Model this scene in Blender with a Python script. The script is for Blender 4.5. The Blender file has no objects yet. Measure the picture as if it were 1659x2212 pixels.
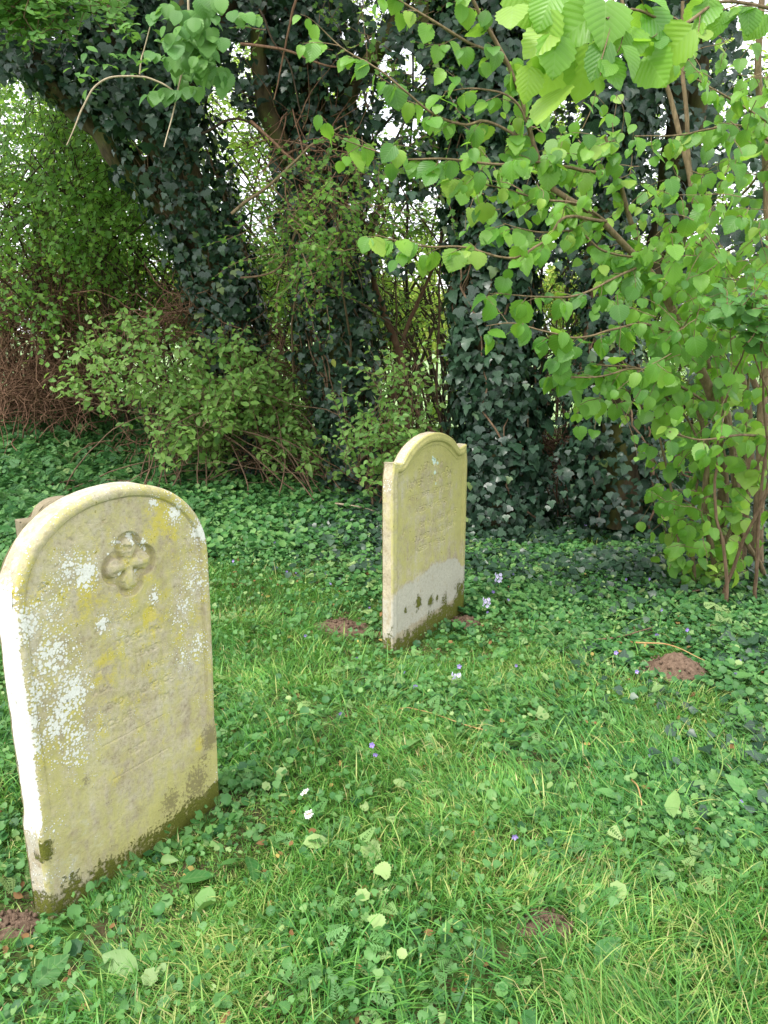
import bpy, math
import numpy as np
R = math.radians
rng = np.random.default_rng(7)
sc = bpy.context.scene

# ------------------------------------------------------------------ camera
PITCH, CAMH, FPX = R(13), 1.55, 1671.0
cd = bpy.data.cameras.new('camera'); cam = bpy.data.objects.new('camera', cd)
sc.collection.objects.link(cam); sc.camera = cam
cam.location = (0, 0, CAMH); cam.rotation_euler = (math.pi/2 - PITCH, 0, 0)
cd.sensor_fit = 'VERTICAL'; cd.sensor_height = 24; cd.lens = 24*FPX/2212
cd.clip_start = 0.05; cd.clip_end = 1000

# ------------------------------------------------------------------ world: bright overcast
SUN_EL, SUN_AZ = R(58), R(222)      # azimuth the light comes from, clockwise from +Y
w = bpy.data.worlds.new('World'); sc.world = w; w.use_nodes = True
wt = w.node_tree; wt.nodes.clear()
out = wt.nodes.new('ShaderNodeOutputWorld'); bg = wt.nodes.new('ShaderNodeBackground')
sky = wt.nodes.new('ShaderNodeTexSky'); sky.sky_type = 'NISHITA'; sky.sun_disc = False
sky.sun_elevation = SUN_EL; sky.sun_rotation = SUN_AZ; sky.air_density = 1.0; sky.dust_density = 3.0
mx = wt.nodes.new('ShaderNodeMixRGB'); mx.inputs[0].default_value = 0.72
cloud = wt.nodes.new('ShaderNodeTexNoise'); cloud.inputs['Scale'].default_value = 2.5; cloud.inputs['Detail'].default_value = 6
cr = wt.nodes.new('ShaderNodeValToRGB')
cr.color_ramp.elements[0].position = .3; cr.color_ramp.elements[0].color = (9.5, 9.9, 10.6, 1)
cr.color_ramp.elements[1].position = .7; cr.color_ramp.elements[1].color = (14.5, 14.5, 14.3, 1)
tc = wt.nodes.new('ShaderNodeTexCoord')
wt.links.new(tc.outputs['Generated'], cloud.inputs['Vector'])
wt.links.new(cloud.outputs['Fac'], cr.inputs[0]); wt.links.new(sky.outputs[0], mx.inputs[1])
wt.links.new(cr.outputs[0], mx.inputs[2]); wt.links.new(mx.outputs[0], bg.inputs[0])
bg.inputs[1].default_value = 0.13; wt.links.new(bg.outputs[0], out.inputs[0])
sl = bpy.data.lights.new('sun', 'SUN'); sl.energy = 2.0; sl.angle = R(10); sl.color = (1, .96, .9)
so = bpy.data.objects.new('sun', sl); sc.collection.objects.link(so)
so.rotation_euler = (math.pi/2 - SUN_EL, 0, -SUN_AZ + math.pi)
sc.view_settings.view_transform = 'Standard'; sc.view_settings.look = 'None'
sc.view_settings.exposure = 0.95; sc.view_settings.gamma = 1
sc.render.engine = 'CYCLES'
sc.cycles.max_bounces = 8; sc.cycles.transmission_bounces = 4; sc.cycles.diffuse_bounces = 4
sc.cycles.use_denoising = True; sc.cycles.sample_clamp_indirect = 6

# ------------------------------------------------------------------ helpers
SP, CP = math.sin(PITCH), math.cos(PITCH)
def at(px, py, Y):
    """world point at depth Y on the sight line through a point of the 1659x2212 photograph"""
    px, py, Y = np.broadcast_arrays(np.asarray(px, float), np.asarray(py, float), np.asarray(Y, float))
    dx = px-829.5; dy = py-1106
    d1 = FPX*CP - dy*SP; d2 = -(FPX*SP + dy*CP); t = Y/d1
    return np.stack([dx*t, Y, CAMH+d2*t], -1)
def project(P):
    x, y, z = P[..., 0], P[..., 1], P[..., 2]-CAMH
    d = np.maximum(y*CP - z*SP, 1e-3); u = y*SP + z*CP
    return 829.5+x/d*FPX, 1106-u/d*FPX
def sstep(a, b, x):
    t = np.clip((x-a)/(b-a), 0, 1); return t*t*(3-2*t)
def _h(ix, iy, iz, seed):
    n = (ix*374761393 + iy*668265263 + iz*2147483647 + seed*1274126177) & 0xffffffff
    n = ((n ^ (n >> 13))*1274126177) & 0xffffffff
    return ((n ^ (n >> 16)) & 0xffff)/65535.0
def noise(P, s=1.0, seed=0, octv=3):
    """fractal value noise, about 0..1, P (...,3)"""
    tot = 0; amp = 1; norm = 0; P = np.asarray(P, float)*s
    for o in range(octv):
        i = np.floor(P).astype(np.int64); f = P-i; f = f*f*(3-2*f); v = 0
        for a in (0, 1):
            for b in (0, 1):
                for c in (0, 1):
                    wgt = (f[..., 0] if a else 1-f[..., 0])*(f[..., 1] if b else 1-f[..., 1])*(f[..., 2] if c else 1-f[..., 2])
                    v = v + wgt*_h(i[..., 0]+a, i[..., 1]+b, i[..., 2]+c, seed+o*17)
        tot = tot+amp*v; norm += amp; amp *= .5; P = P*2.03+11.3
    return tot/norm
def gz(x, y):
    """ground height"""
    x = np.asarray(x, float); y = np.asarray(y, float)
    P = np.stack([x, y, np.zeros_like(x+y)], -1)
    b = .55*sstep(7.0, 10.0, y)*sstep(-.8, -4.2, x) + .18*sstep(5.5, 9, y)
    b = b - .6*sstep(12, 20, y)
    near = (noise(P, 1.3, 5)-.5)*.07
    k = np.minimum(1, sstep(.2, .9, np.hypot(x+.75, y-2.1)))*np.minimum(1, sstep(.2, .9, np.hypot(x-.25, y-3.92)))
    return b + near*k - .025*(1-k)
def link(o): sc.collection.objects.link(o); return o
def mk(name, V, F, mat=None, parent=None, uv=None, attrs=None, smooth=True):
    """mesh object from arrays; F (n,k)"""
    V = np.ascontiguousarray(V, dtype=np.float32); F = np.ascontiguousarray(F, dtype=np.int32)
    me = bpy.data.meshes.new(name); n, k = F.shape
    me.vertices.add(len(V)); me.vertices.foreach_set('co', V.ravel())
    me.loops.add(n*k); me.loops.foreach_set('vertex_index', F.ravel())
    me.polygons.add(n); me.polygons.foreach_set('loop_start', np.arange(0, n*k, k, dtype=np.int32))
    me.polygons.foreach_set('loop_total', np.full(n, k, dtype=np.int32))
    me.polygons.foreach_set('use_smooth', np.full(n, smooth))
    if uv is not None:
        l = me.uv_layers.new(name='UVMap'); l.data.foreach_set('uv', np.ascontiguousarray(uv[F.ravel()], dtype=np.float32).ravel())
    for a, v in (attrs or {}).items():
        at_ = me.attributes.new(a, 'FLOAT', 'POINT'); at_.data.foreach_set('value', np.ascontiguousarray(v, dtype=np.float32))
    me.update(calc_edges=True)
    if mat: me.materials.append(mat)
    o = link(bpy.data.objects.new(name, me)); o.parent = parent
    return o
def tag(o, label=None, cat=None, group=None, kind=None):
    if label: o['label'] = label
    if cat: o['category'] = cat
    if group: o['group'] = group
    if kind: o['kind'] = kind
    return o
def empty(name, loc, label, cat, group=None):
    o = link(bpy.data.objects.new(name, None)); o.location = tuple(float(c) for c in loc)
    o.empty_display_size = .1
    return tag(o, label, cat, group)
def settle(root):
    """children were built in world space: move them into the frame of their empty"""
    from mathutils import Matrix
    M = Matrix.Translation(root.location).inverted()
    for c in root.children: c.matrix_parent_inverse = M
def nrm(a): return a/np.maximum(np.linalg.norm(a, axis=-1, keepdims=True), 1e-9)

def tubes(polys, radii, n=6, rough=0.0):
    """polys: list of (k,3) arrays, radii: list of (k,) arrays -> V,F (quads)"""
    Vs, Fs, o = [], [], 0
    for P, r in zip(polys, radii):
        P = np.asarray(P, float); k = len(P); r = np.broadcast_to(np.asarray(r, float), (k,))
        T = nrm(np.gradient(P, axis=0)); ref = np.array([.31, .2, .93]) if abs(T[0, 2]) < .9 else np.array([1., .1, 0])
        A = nrm(np.cross(T, ref)); B = np.cross(T, A); a = np.arange(n)/n*2*math.pi
        rr = np.repeat(r[:, None], n, 1)
        if rough:
            rr = rr*(1+rough*(noise(np.stack([np.cos(a)[None]*2+P[:, :1]*0, np.sin(a)[None]*2+P[:, 1:2]*0, P[:, 2:3]*3+np.zeros((1, n))], -1), 1.5, 3)-.5)*2)
        V = P[:, None]+rr[..., None]*(A[:, None]*np.cos(a)[None, :, None]+B[:, None]*np.sin(a)[None, :, None])
        i = np.arange(k-1)[:, None]*n; j = np.arange(n)[None]; j2 = (j+1) % n
        F = np.stack([i+j, i+j2, i+n+j2, i+n+j], -1).reshape(-1, 4)+o
        Vs.append(V.reshape(-1, 3)); Fs.append(F); o += k*n
    return np.concatenate(Vs), np.concatenate(Fs)
def smoothpath(P, n=24, wob=0.0, seed=0):
    P = np.asarray(P, float); d = np.r_[0, np.cumsum(np.linalg.norm(np.diff(P, axis=0), axis=1))]
    t = np.linspace(0, d[-1], n); m = nrm(np.gradient(P, axis=0))*np.gradient(d)[:, None]
    j = np.clip(np.searchsorted(d, t, 'right')-1, 0, len(P)-2); h = (d[j+1]-d[j]); s = ((t-d[j])/h)[:, None]; h = h[:, None]
    T = nrm(np.gradient(P, axis=0))
    Q = (2*s**3-3*s**2+1)*P[j]+(s**3-2*s**2+s)*h*T[j]+(-2*s**3+3*s**2)*P[j+1]+(s**3-s**2)*h*T[j+1]
    if wob:
        z = np.zeros(n); S = np.stack([t, z+seed*3.7, z], -1)
        Q = Q+wob*(np.stack([noise(S, 3, seed), noise(S, 3, seed+31), noise(S, 3, seed+57)], -1)-.5)*2*np.minimum(1, t/.1)[:, None]
    return Q
def wander(P0, D, L, k=7, curl=.35, droop=0.0, g=None):
    """m random twigs: start points, directions, lengths -> (m,k,3)"""
    g = g or rng; m = len(P0); D = nrm(D); P = [np.asarray(P0, float)]; L = np.broadcast_to(L, (m,))
    for i in range(k-1):
        D = nrm(D+g.normal(0, curl/math.sqrt(k), (m, 3))+np.array([0, 0, -droop/k])); P.append(P[-1]+D*(L/(k-1))[:, None])
    return np.stack(P, 1)
def twigs(P, r0, r1=.25, n=4):
    """P (m,k,3) -> V,F fast"""
    m, k, _ = P.shape; r0 = np.broadcast_to(r0, (m,)); T = nrm(np.gradient(P, axis=1))
    A = nrm(np.cross(T, np.array([.31, .23, .92]))); B = np.cross(T, A); a = np.arange(n)/n*2*math.pi
    r = r0[:, None]*np.linspace(1, r1, k)[None]
    V = P[:, :, None]+r[:, :, None, None]*(A[:, :, None]*np.cos(a)[:, None]+B[:, :, None]*np.sin(a)[:, None])
    i = (np.arange(m)[:, None, None]*k+np.arange(k-1)[None, :, None])*n; j = np.arange(n)[None, None]; j2 = (j+1) % n
    F = np.stack([i+j, i+j2, i+n+j2, i+n+j], -1).reshape(-1, 4)
    return V.reshape(-1, 3), F
def cat(*vf):
    Vs, Fs, o = [], [], 0
    for V, F in vf: Vs.append(V); Fs.append(F+o); o += len(V)
    return np.concatenate(Vs), np.concatenate(Fs)

# ---- leaf templates: (verts (u,v,w), tris); u across, v from stalk (0) to tip (1), w lift
def fan(outline, cup=0.0, fold=.0, droop=0.0):
    o = np.array(outline, float); c = np.array([[0, .42]])
    v = np.concatenate([c, o]); n = len(o); w_ = cup*(v[:, 0]**2+(v[:, 1]-.5)**2)*4+fold*np.abs(v[:, 0])-droop*v[:, 1]**2
    V = np.column_stack([v, w_]); F = np.array([[0, 1+i, 1+(i+1) % n] for i in range(n)]); return V, F
IVY = fan([(0, .05), (-.2, -.06), (-.46, .06), (-.6, .3), (-.34, .42), (-.3, .66), (0, 1.0), (.3, .66), (.34, .42), (.6, .3), (.46, .06), (.2, -.06)][::-1], cup=-.05, fold=.12, droop=.15)
IVY2 = fan([(0, 0), (-.34, .0), (-.5, .34), (-.22, .7), (0, 1), (.22, .7), (.5, .34), (.34, 0)][::-1], fold=.15, droop=.12)
IVY3 = fan([(0, 0), (-.4, .12), (-.16, .6), (0, 1), (.16, .6), (.4, .12)][::-1], fold=.2, droop=.1)
OVAL = fan([(0, 0), (-.2, .18), (-.3, .45), (-.2, .75), (0, 1), (.2, .75), (.3, .45), (.2, .18)][::-1], fold=.25, droop=.25)
HAW = fan([(0, 0), (-.25, .22), (-.5, .5), (-.22, .58), (-.3, .9), (0, 1.0), (.3, .9), (.22, .58), (.5, .5), (.25, .22)][::-1], fold=.15, droop=.1)
RND = fan([(.0, .1)]+[((.5+.035*(-1)**i)*math.sin(a), .5-(.5+.035*(-1)**i)*math.cos(a)) for i, a in enumerate(np.linspace(.35, 2*math.pi-.35, 13))], cup=.14)
def lobed():
    o = []
    for a in np.linspace(-2.45, 2.45, 31):
        r = .42+.13*abs(math.cos(a*2.55*.5*2/1.0*.5))+.035*math.cos(a*19)
        o.append((r*math.sin(a), .42+r*math.cos(a)))
    return fan(o+[(0, .12)], cup=.12)
LOB = lobed()
def dandelion():
    o = []; n = 9
    for i in range(n):
        t = i/n; o.append((-.05-.11*math.sin(math.pi*min(1, t*1.1))-(.02 if i % 2 else .07), t))
    o.append((0, 1)); o += [(-a, b) for a, b in o[:-1][::-1]]
    return fan(o[::-1], fold=.3, droop=.35)
DAN = dandelion()
def fern():
    V, F = [], []
    def dia(x, y, dx, dy, L, W):
        o = len(V); nx, ny = -dy, dx
        V.extend([(x, y, 0), (x+dx*L*.55+nx*W, y+dy*L*.55+ny*W, .04), (x+dx*L, y+dy*L, 0), (x+dx*L*.55-nx*W, y+dy*L*.55-ny*W, .04)]); F.extend([(o, o+1, o+2), (o, o+2, o+3)])
    for i, t in enumerate(np.linspace(.12, .88, 6)):
        L = .42*(1-t)+.1
        for s in (-1, 1):
            dx, dy = s*math.sin(1.0), math.cos(1.0)
            dia(0, t, dx, dy, L, .07)
            for q in (.4, .7): dia(dx*L*q, t+dy*L*q, s*.4, .92, L*.4, .04); dia(dx*L*q, t+dy*L*q, s*.98, -.1, L*.35, .04)
    dia(0, 0, 0, 1, 1, .02); dia(0, .85, 0, 1, .2, .06)
    V = np.array(V, float); V[:, 2] -= .2*V[:, 1]**2; return V, np.array(F)
FERN = fern()
def hazel():
    rows, V, F = 13, [], []
    prof = [.10, .30, .42, .47, .485, .49, .485, .46, .42, .35, .26, .13, .0]
    for i in range(rows):
        v = i/(rows-1); vv = v*.98
        for j, s in enumerate((-1, -.55, 0, .55, 1)):
            ww = prof[i]; ser = (.045 if i % 2 else -.015) if abs(s) == 1 and 0 < i < 12 else 0
            u = s*(ww+ser); basev = -.07*(abs(s) > .5)*(i == 0)
            pleat = (.005 if i % 2 else -.005)*(abs(s) if abs(s) < 1 else .6)
            V.append((u, vv+basev-abs(s)*.05*(1 if 0 < i < 12 else 0), .10*abs(s)*ww*2+pleat-.22*v*v))
    for i in range(rows-1):
        for j in range(4):
            a = i*5+j; F += [(a, a+1, a+6), (a, a+6, a+5)]
    return np.array(V), np.array(F)
HAZ = hazel()

def leaves(name, P, N, D, S, tpl, mat, parent=None, rnd=None, g=None, asp=None):
    """leaf i: stalk at P, facing N, tip towards D, length S"""
    g = g or rng; TV, TF = tpl; m = len(P); nv = len(TV)
    N = nrm(N); D = nrm(D-N*np.sum(D*N, -1, keepdims=True)); X = np.cross(D, N)
    S = np.broadcast_to(S, (m,)); asp = np.ones(m) if asp is None else asp
    bend = g.uniform(.3, 1.9, m)
    V = P[:, None]+S[:, None, None]*(X[:, None]*(TV[None, :, 0]*asp[:, None])[..., None]+D[:, None]*TV[None, :, 1, None]+N[:, None]*(TV[None, :, 2]*bend[:, None])[..., None])
    F = (TF[None]+np.arange(m)[:, None, None]*nv).reshape(-1, 3)
    uv = np.tile(TV[:, :2]+np.array([.5, 0]), (m, 1)); rnd = g.random(m) if rnd is None else np.clip(rnd, 0, 1)
    return mk(name, V.reshape(-1, 3), F, mat, parent, uv, {'rnd': np.repeat(rnd, nv)})

# ------------------------------------------------------------------ materials
def newmat(name):
    m = bpy.data.materials.new(name); m.use_nodes = True; m.node_tree.nodes.clear(); return m, m.node_tree
class NT:
    def __init__(s, t): s.t = t
    def n(s, ty, ins=None, **kw):
        d = s.t.nodes.new(ty)
        for k, v in kw.items(): setattr(d, k, v)
        for k, v in (ins or {}).items(): s.put(d.inputs[k], v)
        return d
    def put(s, i, v):
        if isinstance(v, bpy.types.NodeSocket): s.t.links.new(v, i)
        elif isinstance(v, tuple) and len(v) == 3 and i.type == 'RGBA': i.default_value = (*v, 1)
        else: i.default_value = v
    def math(s, op, a, b=0.0, c=0.0, clamp=False):
        d = s.n('ShaderNodeMath', operation=op, use_clamp=clamp); s.put(d.inputs[0], a); s.put(d.inputs[1], b); s.put(d.inputs[2], c); return d.outputs[0]
    def mix(s, f, a, b, bt='MIX'):
        d = s.n('ShaderNodeMixRGB', blend_type=bt); s.put(d.inputs[0], f); s.put(d.inputs[1], a); s.put(d.inputs[2], b); return d.outputs[0]
    def attr(s, name): return s.n('ShaderNodeAttribute', attribute_name=name).outputs['Fac']
    def noise(s, scale, detail=4, rough=.55, vec=None, dist=0.0):
        d = s.n('ShaderNodeTexNoise', {'Scale': scale, 'Detail': detail, 'Roughness': rough, 'Distortion': dist})
        if vec is not None: s.put(d.inputs['Vector'], vec)
        return d.outputs['Fac']
    def ss(s, x, a, b):
        d = s.n('ShaderNodeMapRange', interpolation_type='SMOOTHSTEP'); s.put(d.inputs['Value'], x); s.put(d.inputs['From Min'], a); s.put(d.inputs['From Max'], b); return d.outputs[0]
    def ramp(s, f, stops):
        d = s.n('ShaderNodeValToRGB'); e = d.color_ramp.elements
        while len(e) < len(stops): e.new(.5)
        for x, (p, c) in zip(e, stops): x.position = p; x.color = (*c, 1)
        s.put(d.inputs[0], f); return d.outputs[0]
def leafmat(name, stops, trans=(.3, .5, .05), tf=.35, rough=.45, spec=.4, vein=0.0, veincol=(.2, .3, .1), nveins=7, bump=0.0, sheen=0.0):
    m, t = newmat(name); k = NT(t); col = k.ramp(k.attr('rnd'), stops)
    pos = k.n('ShaderNodeNewGeometry').outputs['Position']
    nz = k.noise(6.0, 3, vec=pos); col = k.mix(.6, col, k.mix(1.0, col, k.ramp(nz, [(.3, (.6, .62, .6)), (.7, (1.35, 1.3, 1.2))]), 'MULTIPLY'))
    bm = None
    if vein or bump:
        uv = k.n('ShaderNodeUVMap', uv_map='UVMap').outputs[0]; sx = k.n('ShaderNodeSeparateXYZ', {0: uv})
        au = k.math('ABSOLUTE', k.math('SUBTRACT', sx.outputs[0], .5)); v = sx.outputs[1]
        ph = k.math('MULTIPLY', k.math('SUBTRACT', v, k.math('MULTIPLY', au, .9)), float(nveins))
        fr = k.math('ABSOLUTE', k.math('SUBTRACT', k.math('FRACT', ph), .5))
        sv = k.ss(fr, .09, .02); mid = k.ss(au, .022, .006); vm = k.math('MAXIMUM', sv, mid)
        if vein: col = k.mix(k.math('MULTIPLY', vm, vein), col, veincol)
        if bump:
            bm = k.n('ShaderNodeBump', {'Strength': bump, 'Distance': .004, 'Height': k.ss(fr, .0, .5)}).outputs[0]
    p = k.n('ShaderNodeBsdfPrincipled', {'Base Color': col, 'Roughness': rough, 'Specular IOR Level': spec})
    tr = k.n('ShaderNodeBsdfTranslucent', {'Color': k.mix(.75, col, trans)})
    if bm is not None: k.put(p.inputs['Normal'], bm)
    ms = k.n('ShaderNodeMixShader', {0: tf}); t.links.new(p.outputs[0], ms.inputs[1]); t.links.new(tr.outputs[0], ms.inputs[2])
    o = k.n('ShaderNodeOutputMaterial'); t.links.new(ms.outputs[0], o.inputs[0]); return m
def barkmat(name, c1, c2, scale=30, moss=0.0):
    m, t = newmat(name); k = NT(t); pos = k.n('ShaderNodeNewGeometry').outputs['Position']
    mp = k.n('ShaderNodeMapping', {'Vector': pos, 'Scale': (1, 1, .25)}).outputs[0]
    nz = k.noise(scale, 6, .65, mp); col = k.ramp(nz, [(.3, c1), (.7, c2)])
    if moss: col = k.mix(k.math('MULTIPLY', k.ss(k.noise(3.0, 4, vec=pos), .42, .62), moss), col, (.09, .10, .025))
    b = k.n('ShaderNodeBump', {'Strength': .7, 'Distance': .01, 'Height': nz})
    p = k.n('ShaderNodeBsdfPrincipled', {'Base Color': col, 'Roughness': .85, 'Specular IOR Level': .2, 'Normal': b.outputs[0]})
    o = k.n('ShaderNodeOutputMaterial'); t.links.new(p.outputs[0], o.inputs[0]); return m

M = {}
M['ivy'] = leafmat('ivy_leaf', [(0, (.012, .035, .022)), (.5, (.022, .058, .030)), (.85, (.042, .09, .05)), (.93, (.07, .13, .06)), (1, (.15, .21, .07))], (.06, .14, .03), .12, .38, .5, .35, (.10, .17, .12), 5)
M['ivy_light'] = leafmat('young_ivy_leaf', [(0, (.03, .09, .03)), (1, (.08, .2, .05))], (.15, .35, .05), .3, .42, .45)
M['hazel'] = leafmat('hazel_leaf', [(0, (.045, .16, .022)), (.35, (.095, .26, .03)), (.8, (.17, .36, .045)), (1, (.29, .44, .07))], (.38, .68, .06), .45, .42, .5, .38, (.25, .42, .12), 7, .22)
M['oval'] = leafmat('privet_leaf', [(0, (.08, .22, .045)), (.6, (.18, .36, .08)), (1, (.30, .48, .13))], (.4, .62, .1), .42, .45, .4, .3, (.2, .34, .1), 4)
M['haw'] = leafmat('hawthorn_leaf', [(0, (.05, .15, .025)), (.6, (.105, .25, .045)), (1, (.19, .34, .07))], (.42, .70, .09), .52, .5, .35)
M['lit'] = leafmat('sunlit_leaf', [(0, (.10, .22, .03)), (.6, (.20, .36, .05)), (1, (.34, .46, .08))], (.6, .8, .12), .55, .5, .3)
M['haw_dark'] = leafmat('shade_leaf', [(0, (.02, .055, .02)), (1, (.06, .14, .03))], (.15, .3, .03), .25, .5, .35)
M['far'] = leafmat('far_tree_leaf', [(0, (.16, .24, .04)), (1, (.38, .42, .10))], (.5, .6, .1), .4, .6, .2)
M['grass'] = leafmat('grass_blade', [(0, (.02, .11, .035)), (.35, (.065, .225, .05)), (.7, (.15, .36, .07)), (.9, (.31, .50, .13)), (.96, (.48, .50, .18)), (1, (.62, .50, .28))], (.22, .5, .06), .35, .45, .35)
M['cover'] = leafmat('ground_ivy_leaf', [(0, (.018, .085, .026)), (.5, (.055, .18, .045)), (.9, (.14, .30, .08)), (1, (.30, .42, .16))], (.12, .32, .07), .25, .5, .35, .2, (.12, .24, .12), 5)
M['weed'] = leafmat('weed_leaf', [(0, (.045, .16, .04)), (.6, (.11, .27, .075)), (1, (.30, .42, .16))], (.25, .45, .08), .3, .5, .35, .35, (.25, .38, .15), 6)
M['bramble'] = leafmat('bramble_leaf', [(0, (.07, .2, .05)), (1, (.16, .34, .08))], (.25, .5, .07), .38, .45, .4, .4, (.2, .36, .12), 7, .4)
M['dead'] = leafmat('dead_leaf', [(0, (.14, .07, .03)), (.6, (.28, .16, .07)), (1, (.5, .42, .12))], (.3, .2, .05), .2, .7, .2)
M['bark'] = barkmat('bark', (.035, .026, .016), (.12, .09, .05), 28, .85)
M['stem'] = barkmat('hazel_bark', (.10, .07, .04), (.26, .19, .11), 60, .15)
M['twig'] = barkmat('twig_bark', (.09, .055, .035), (.24, .16, .10), 50)
M['redtwig'] = barkmat('dead_bramble', (.11, .055, .035), (.27, .16, .10), 50)
M['pale'] = barkmat('bare_dead_wood', (.30, .23, .15), (.52, .43, .31), 60)
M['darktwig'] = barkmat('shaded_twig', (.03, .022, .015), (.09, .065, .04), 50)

def soilmat():
    m, t = newmat('mole_soil'); k = NT(t); pos = k.n('ShaderNodeNewGeometry').outputs['Position']
    a = k.noise(60, 8, .7, pos); col = k.ramp(a, [(.3, (.085, .055, .038)), (.7, (.24, .165, .115))])
    b = k.n('ShaderNodeBump', {'Strength': 1.0, 'Distance': .012, 'Height': a})
    p = k.n('ShaderNodeBsdfPrincipled', {'Base Color': col, 'Roughness': .95, 'Specular IOR Level': .1, 'Normal': b.outputs[0]})
    o = k.n('ShaderNodeOutputMaterial'); t.links.new(p.outputs[0], o.inputs[0]); return m
M['soil'] = soilmat()
def groundmat():
    m, t = newmat('turf_soil'); k = NT(t); pos = k.n('ShaderNodeNewGeometry').outputs['Position']
    a = k.noise(40, 6, .65, pos); b = k.noise(3, 4, .6, pos)
    soil = k.ramp(a, [(.3, (.035, .03, .015)), (.7, (.11, .085, .045))]); moss = k.ramp(a, [(.3, (.03, .07, .012)), (.7, (.08, .16, .03))])
    col = k.mix(k.ss(b, .38, .55), soil, moss)
    bp = k.n('ShaderNodeBump', {'Strength': 1.0, 'Distance': .01, 'Height': a})
    p = k.n('ShaderNodeBsdfPrincipled', {'Base Color': col, 'Roughness': .95, 'Specular IOR Level': .1, 'Normal': bp.outputs[0]})
    o = k.n('ShaderNodeOutputMaterial'); t.links.new(p.outputs[0], o.inputs[0]); return m
def fieldmat():
    m, t = newmat('field_grass'); k = NT(t); pos = k.n('ShaderNodeNewGeometry').outputs['Position']
    a = k.noise(1.2, 6, .6, pos); b = k.noise(30, 4, .6, pos)
    col = k.mix(.5, k.ramp(a, [(.3, (.16, .27, .10)), (.7, (.27, .40, .18))]), k.ramp(b, [(.3, (.16, .26, .09)), (.7, (.34, .46, .2))]))
    p = k.n('ShaderNodeBsdfPrincipled', {'Base Color': col, 'Roughness': .8, 'Specular IOR Level': .2})
    o = k.n('ShaderNodeOutputMaterial'); t.links.new(p.outputs[0], o.inputs[0]); return m
def stonemat(name, tone=1.0):
    m, t = newmat(name); k = NT(t)
    uv = k.n('ShaderNodeTexCoord').outputs['Object']
    a = k.noise(5, 6, .6, uv); f = k.noise(90, 6, .7, uv); sp = k.noise(260, 3, .6, uv); md = k.noise(22, 6, .65, uv)
    c = k.ramp(a, [(.3, (.38*tone, .32*tone, .22*tone)), (.5, (.48*tone, .42*tone, .30*tone)), (.72, (.56*tone, .52*tone, .42*tone))])
    c = k.mix(1.0, c, k.ramp(f, [(.25, (.55, .52, .48)), (.5, (1, 1, 1)), (.8, (1.18, 1.16, 1.12))]), 'MULTIPLY')
    st = k.n('ShaderNodeMapping', {'Vector': uv, 'Scale': (1, 1, .12)}).outputs[0]; streak = k.noise(28, 5, .6, st)
    big = k.noise(11, 5, .7, uv, 1.2); c = k.mix(1.0, c, k.ramp(big, [(.32, (.80, .76, .70)), (.5, (1, 1, 1)), (.68, (1.12, 1.1, 1.05))]), 'MULTIPLY')
    pit = k.ss(k.noise(150, 4, .75, uv), .63, .70); c = k.mix(k.math('MULTIPLY', pit, .55), c, (.12, .10, .06))
    # green-yellow algae
    g = k.ss(k.math('ADD', k.attr('alg'), k.math('MULTIPLY', k.math('SUBTRACT', k.math('ADD', md, k.math('MULTIPLY', streak, .8)), .9), 1.3)), .25, .95)
    c = k.mix(k.math('MULTIPLY', g, .85), c, k.mix(md, (.32, .295, .085), (.54, .50, .19)))
    y = k.ss(k.math('ADD', k.attr('yel'), k.math('MULTIPLY', k.math('ADD', k.math('SUBTRACT', md, .5), k.math('MULTIPLY', k.math('SUBTRACT', f, .5), .6)), 2.2)), .42, .95)
    c = k.mix(k.math('MULTIPLY', y, .7), c, (.52, .43, .05))
    gr = k.ss(k.math('ADD', k.attr('gry'), k.math('MULTIPLY', k.math('SUBTRACT', md, .5), 1.9)), .35, .8)
    c = k.mix(k.math('MULTIPLY', gr, .8), c, k.mix(f, (.30, .28, .22), (.60, .58, .51)))
    dk = k.ss(k.math('ADD', k.attr('drk'), k.math('MULTIPLY', k.math('SUBTRACT', f, .5), 2.6)), .45, .8)
    c = k.mix(k.math('MULTIPLY', dk, .65), c, (.13, .105, .06))
    # white crustose lichen: round spots where the mask is strong
    vo = k.n('ShaderNodeTexVoronoi', {'Vector': uv, 'Scale': 120.0, 'Randomness': 1.0}); v2 = k.n('ShaderNodeTexVoronoi', {'Vector': uv, 'Scale': 55.0, 'Randomness': 1.0})
    wm = k.attr('wht'); wn = k.math('ADD', wm, k.math('MULTIPLY', k.math('SUBTRACT', md, .5), .9))
    s1 = k.ss(k.math('SUBTRACT', k.math('MULTIPLY', wn, .75), vo.outputs['Distance']), .0, .16)
    s2 = k.ss(k.math('SUBTRACT', k.math('MULTIPLY', k.math('SUBTRACT', wn, .18), .72), v2.outputs['Distance']), .0, .05)
    ws = k.math('MAXIMUM', s1, s2)
    c = k.mix(ws, c, k.mix(k.noise(200, 3, .6, uv), (.52, .50, .44), (.86, .86, .83)))
    bl = k.ss(k.math('ADD', k.attr('blu'), k.math('MULTIPLY', k.math('SUBTRACT', md, .5), 1.6)), .45, .6)
    c = k.mix(bl, c, (.55, .66, .60))
    mo = k.ss(k.math('ADD', k.attr('mos'), k.math('MULTIPLY', k.math('ADD', k.math('SUBTRACT', md, .5), k.math('MULTIPLY', k.math('SUBTRACT', f, .5), 1.2)), 1.7)), .42, .72)
    c = k.mix(mo, c, k.mix(sp, (.07, .085, .012), (.24, .25, .04)))
    h = k.math('ADD', k.math('MULTIPLY', f, .6), k.math('MULTIPLY', sp, .4)); h = k.math('ADD', h, k.math('MULTIPLY', ws, .35)); h = k.math('ADD', h, k.math('MULTIPLY', k.math('MULTIPLY', mo, sp), 2.5))
    b = k.n('ShaderNodeBump', {'Strength': .9, 'Distance': .0045, 'Height': h})
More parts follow.
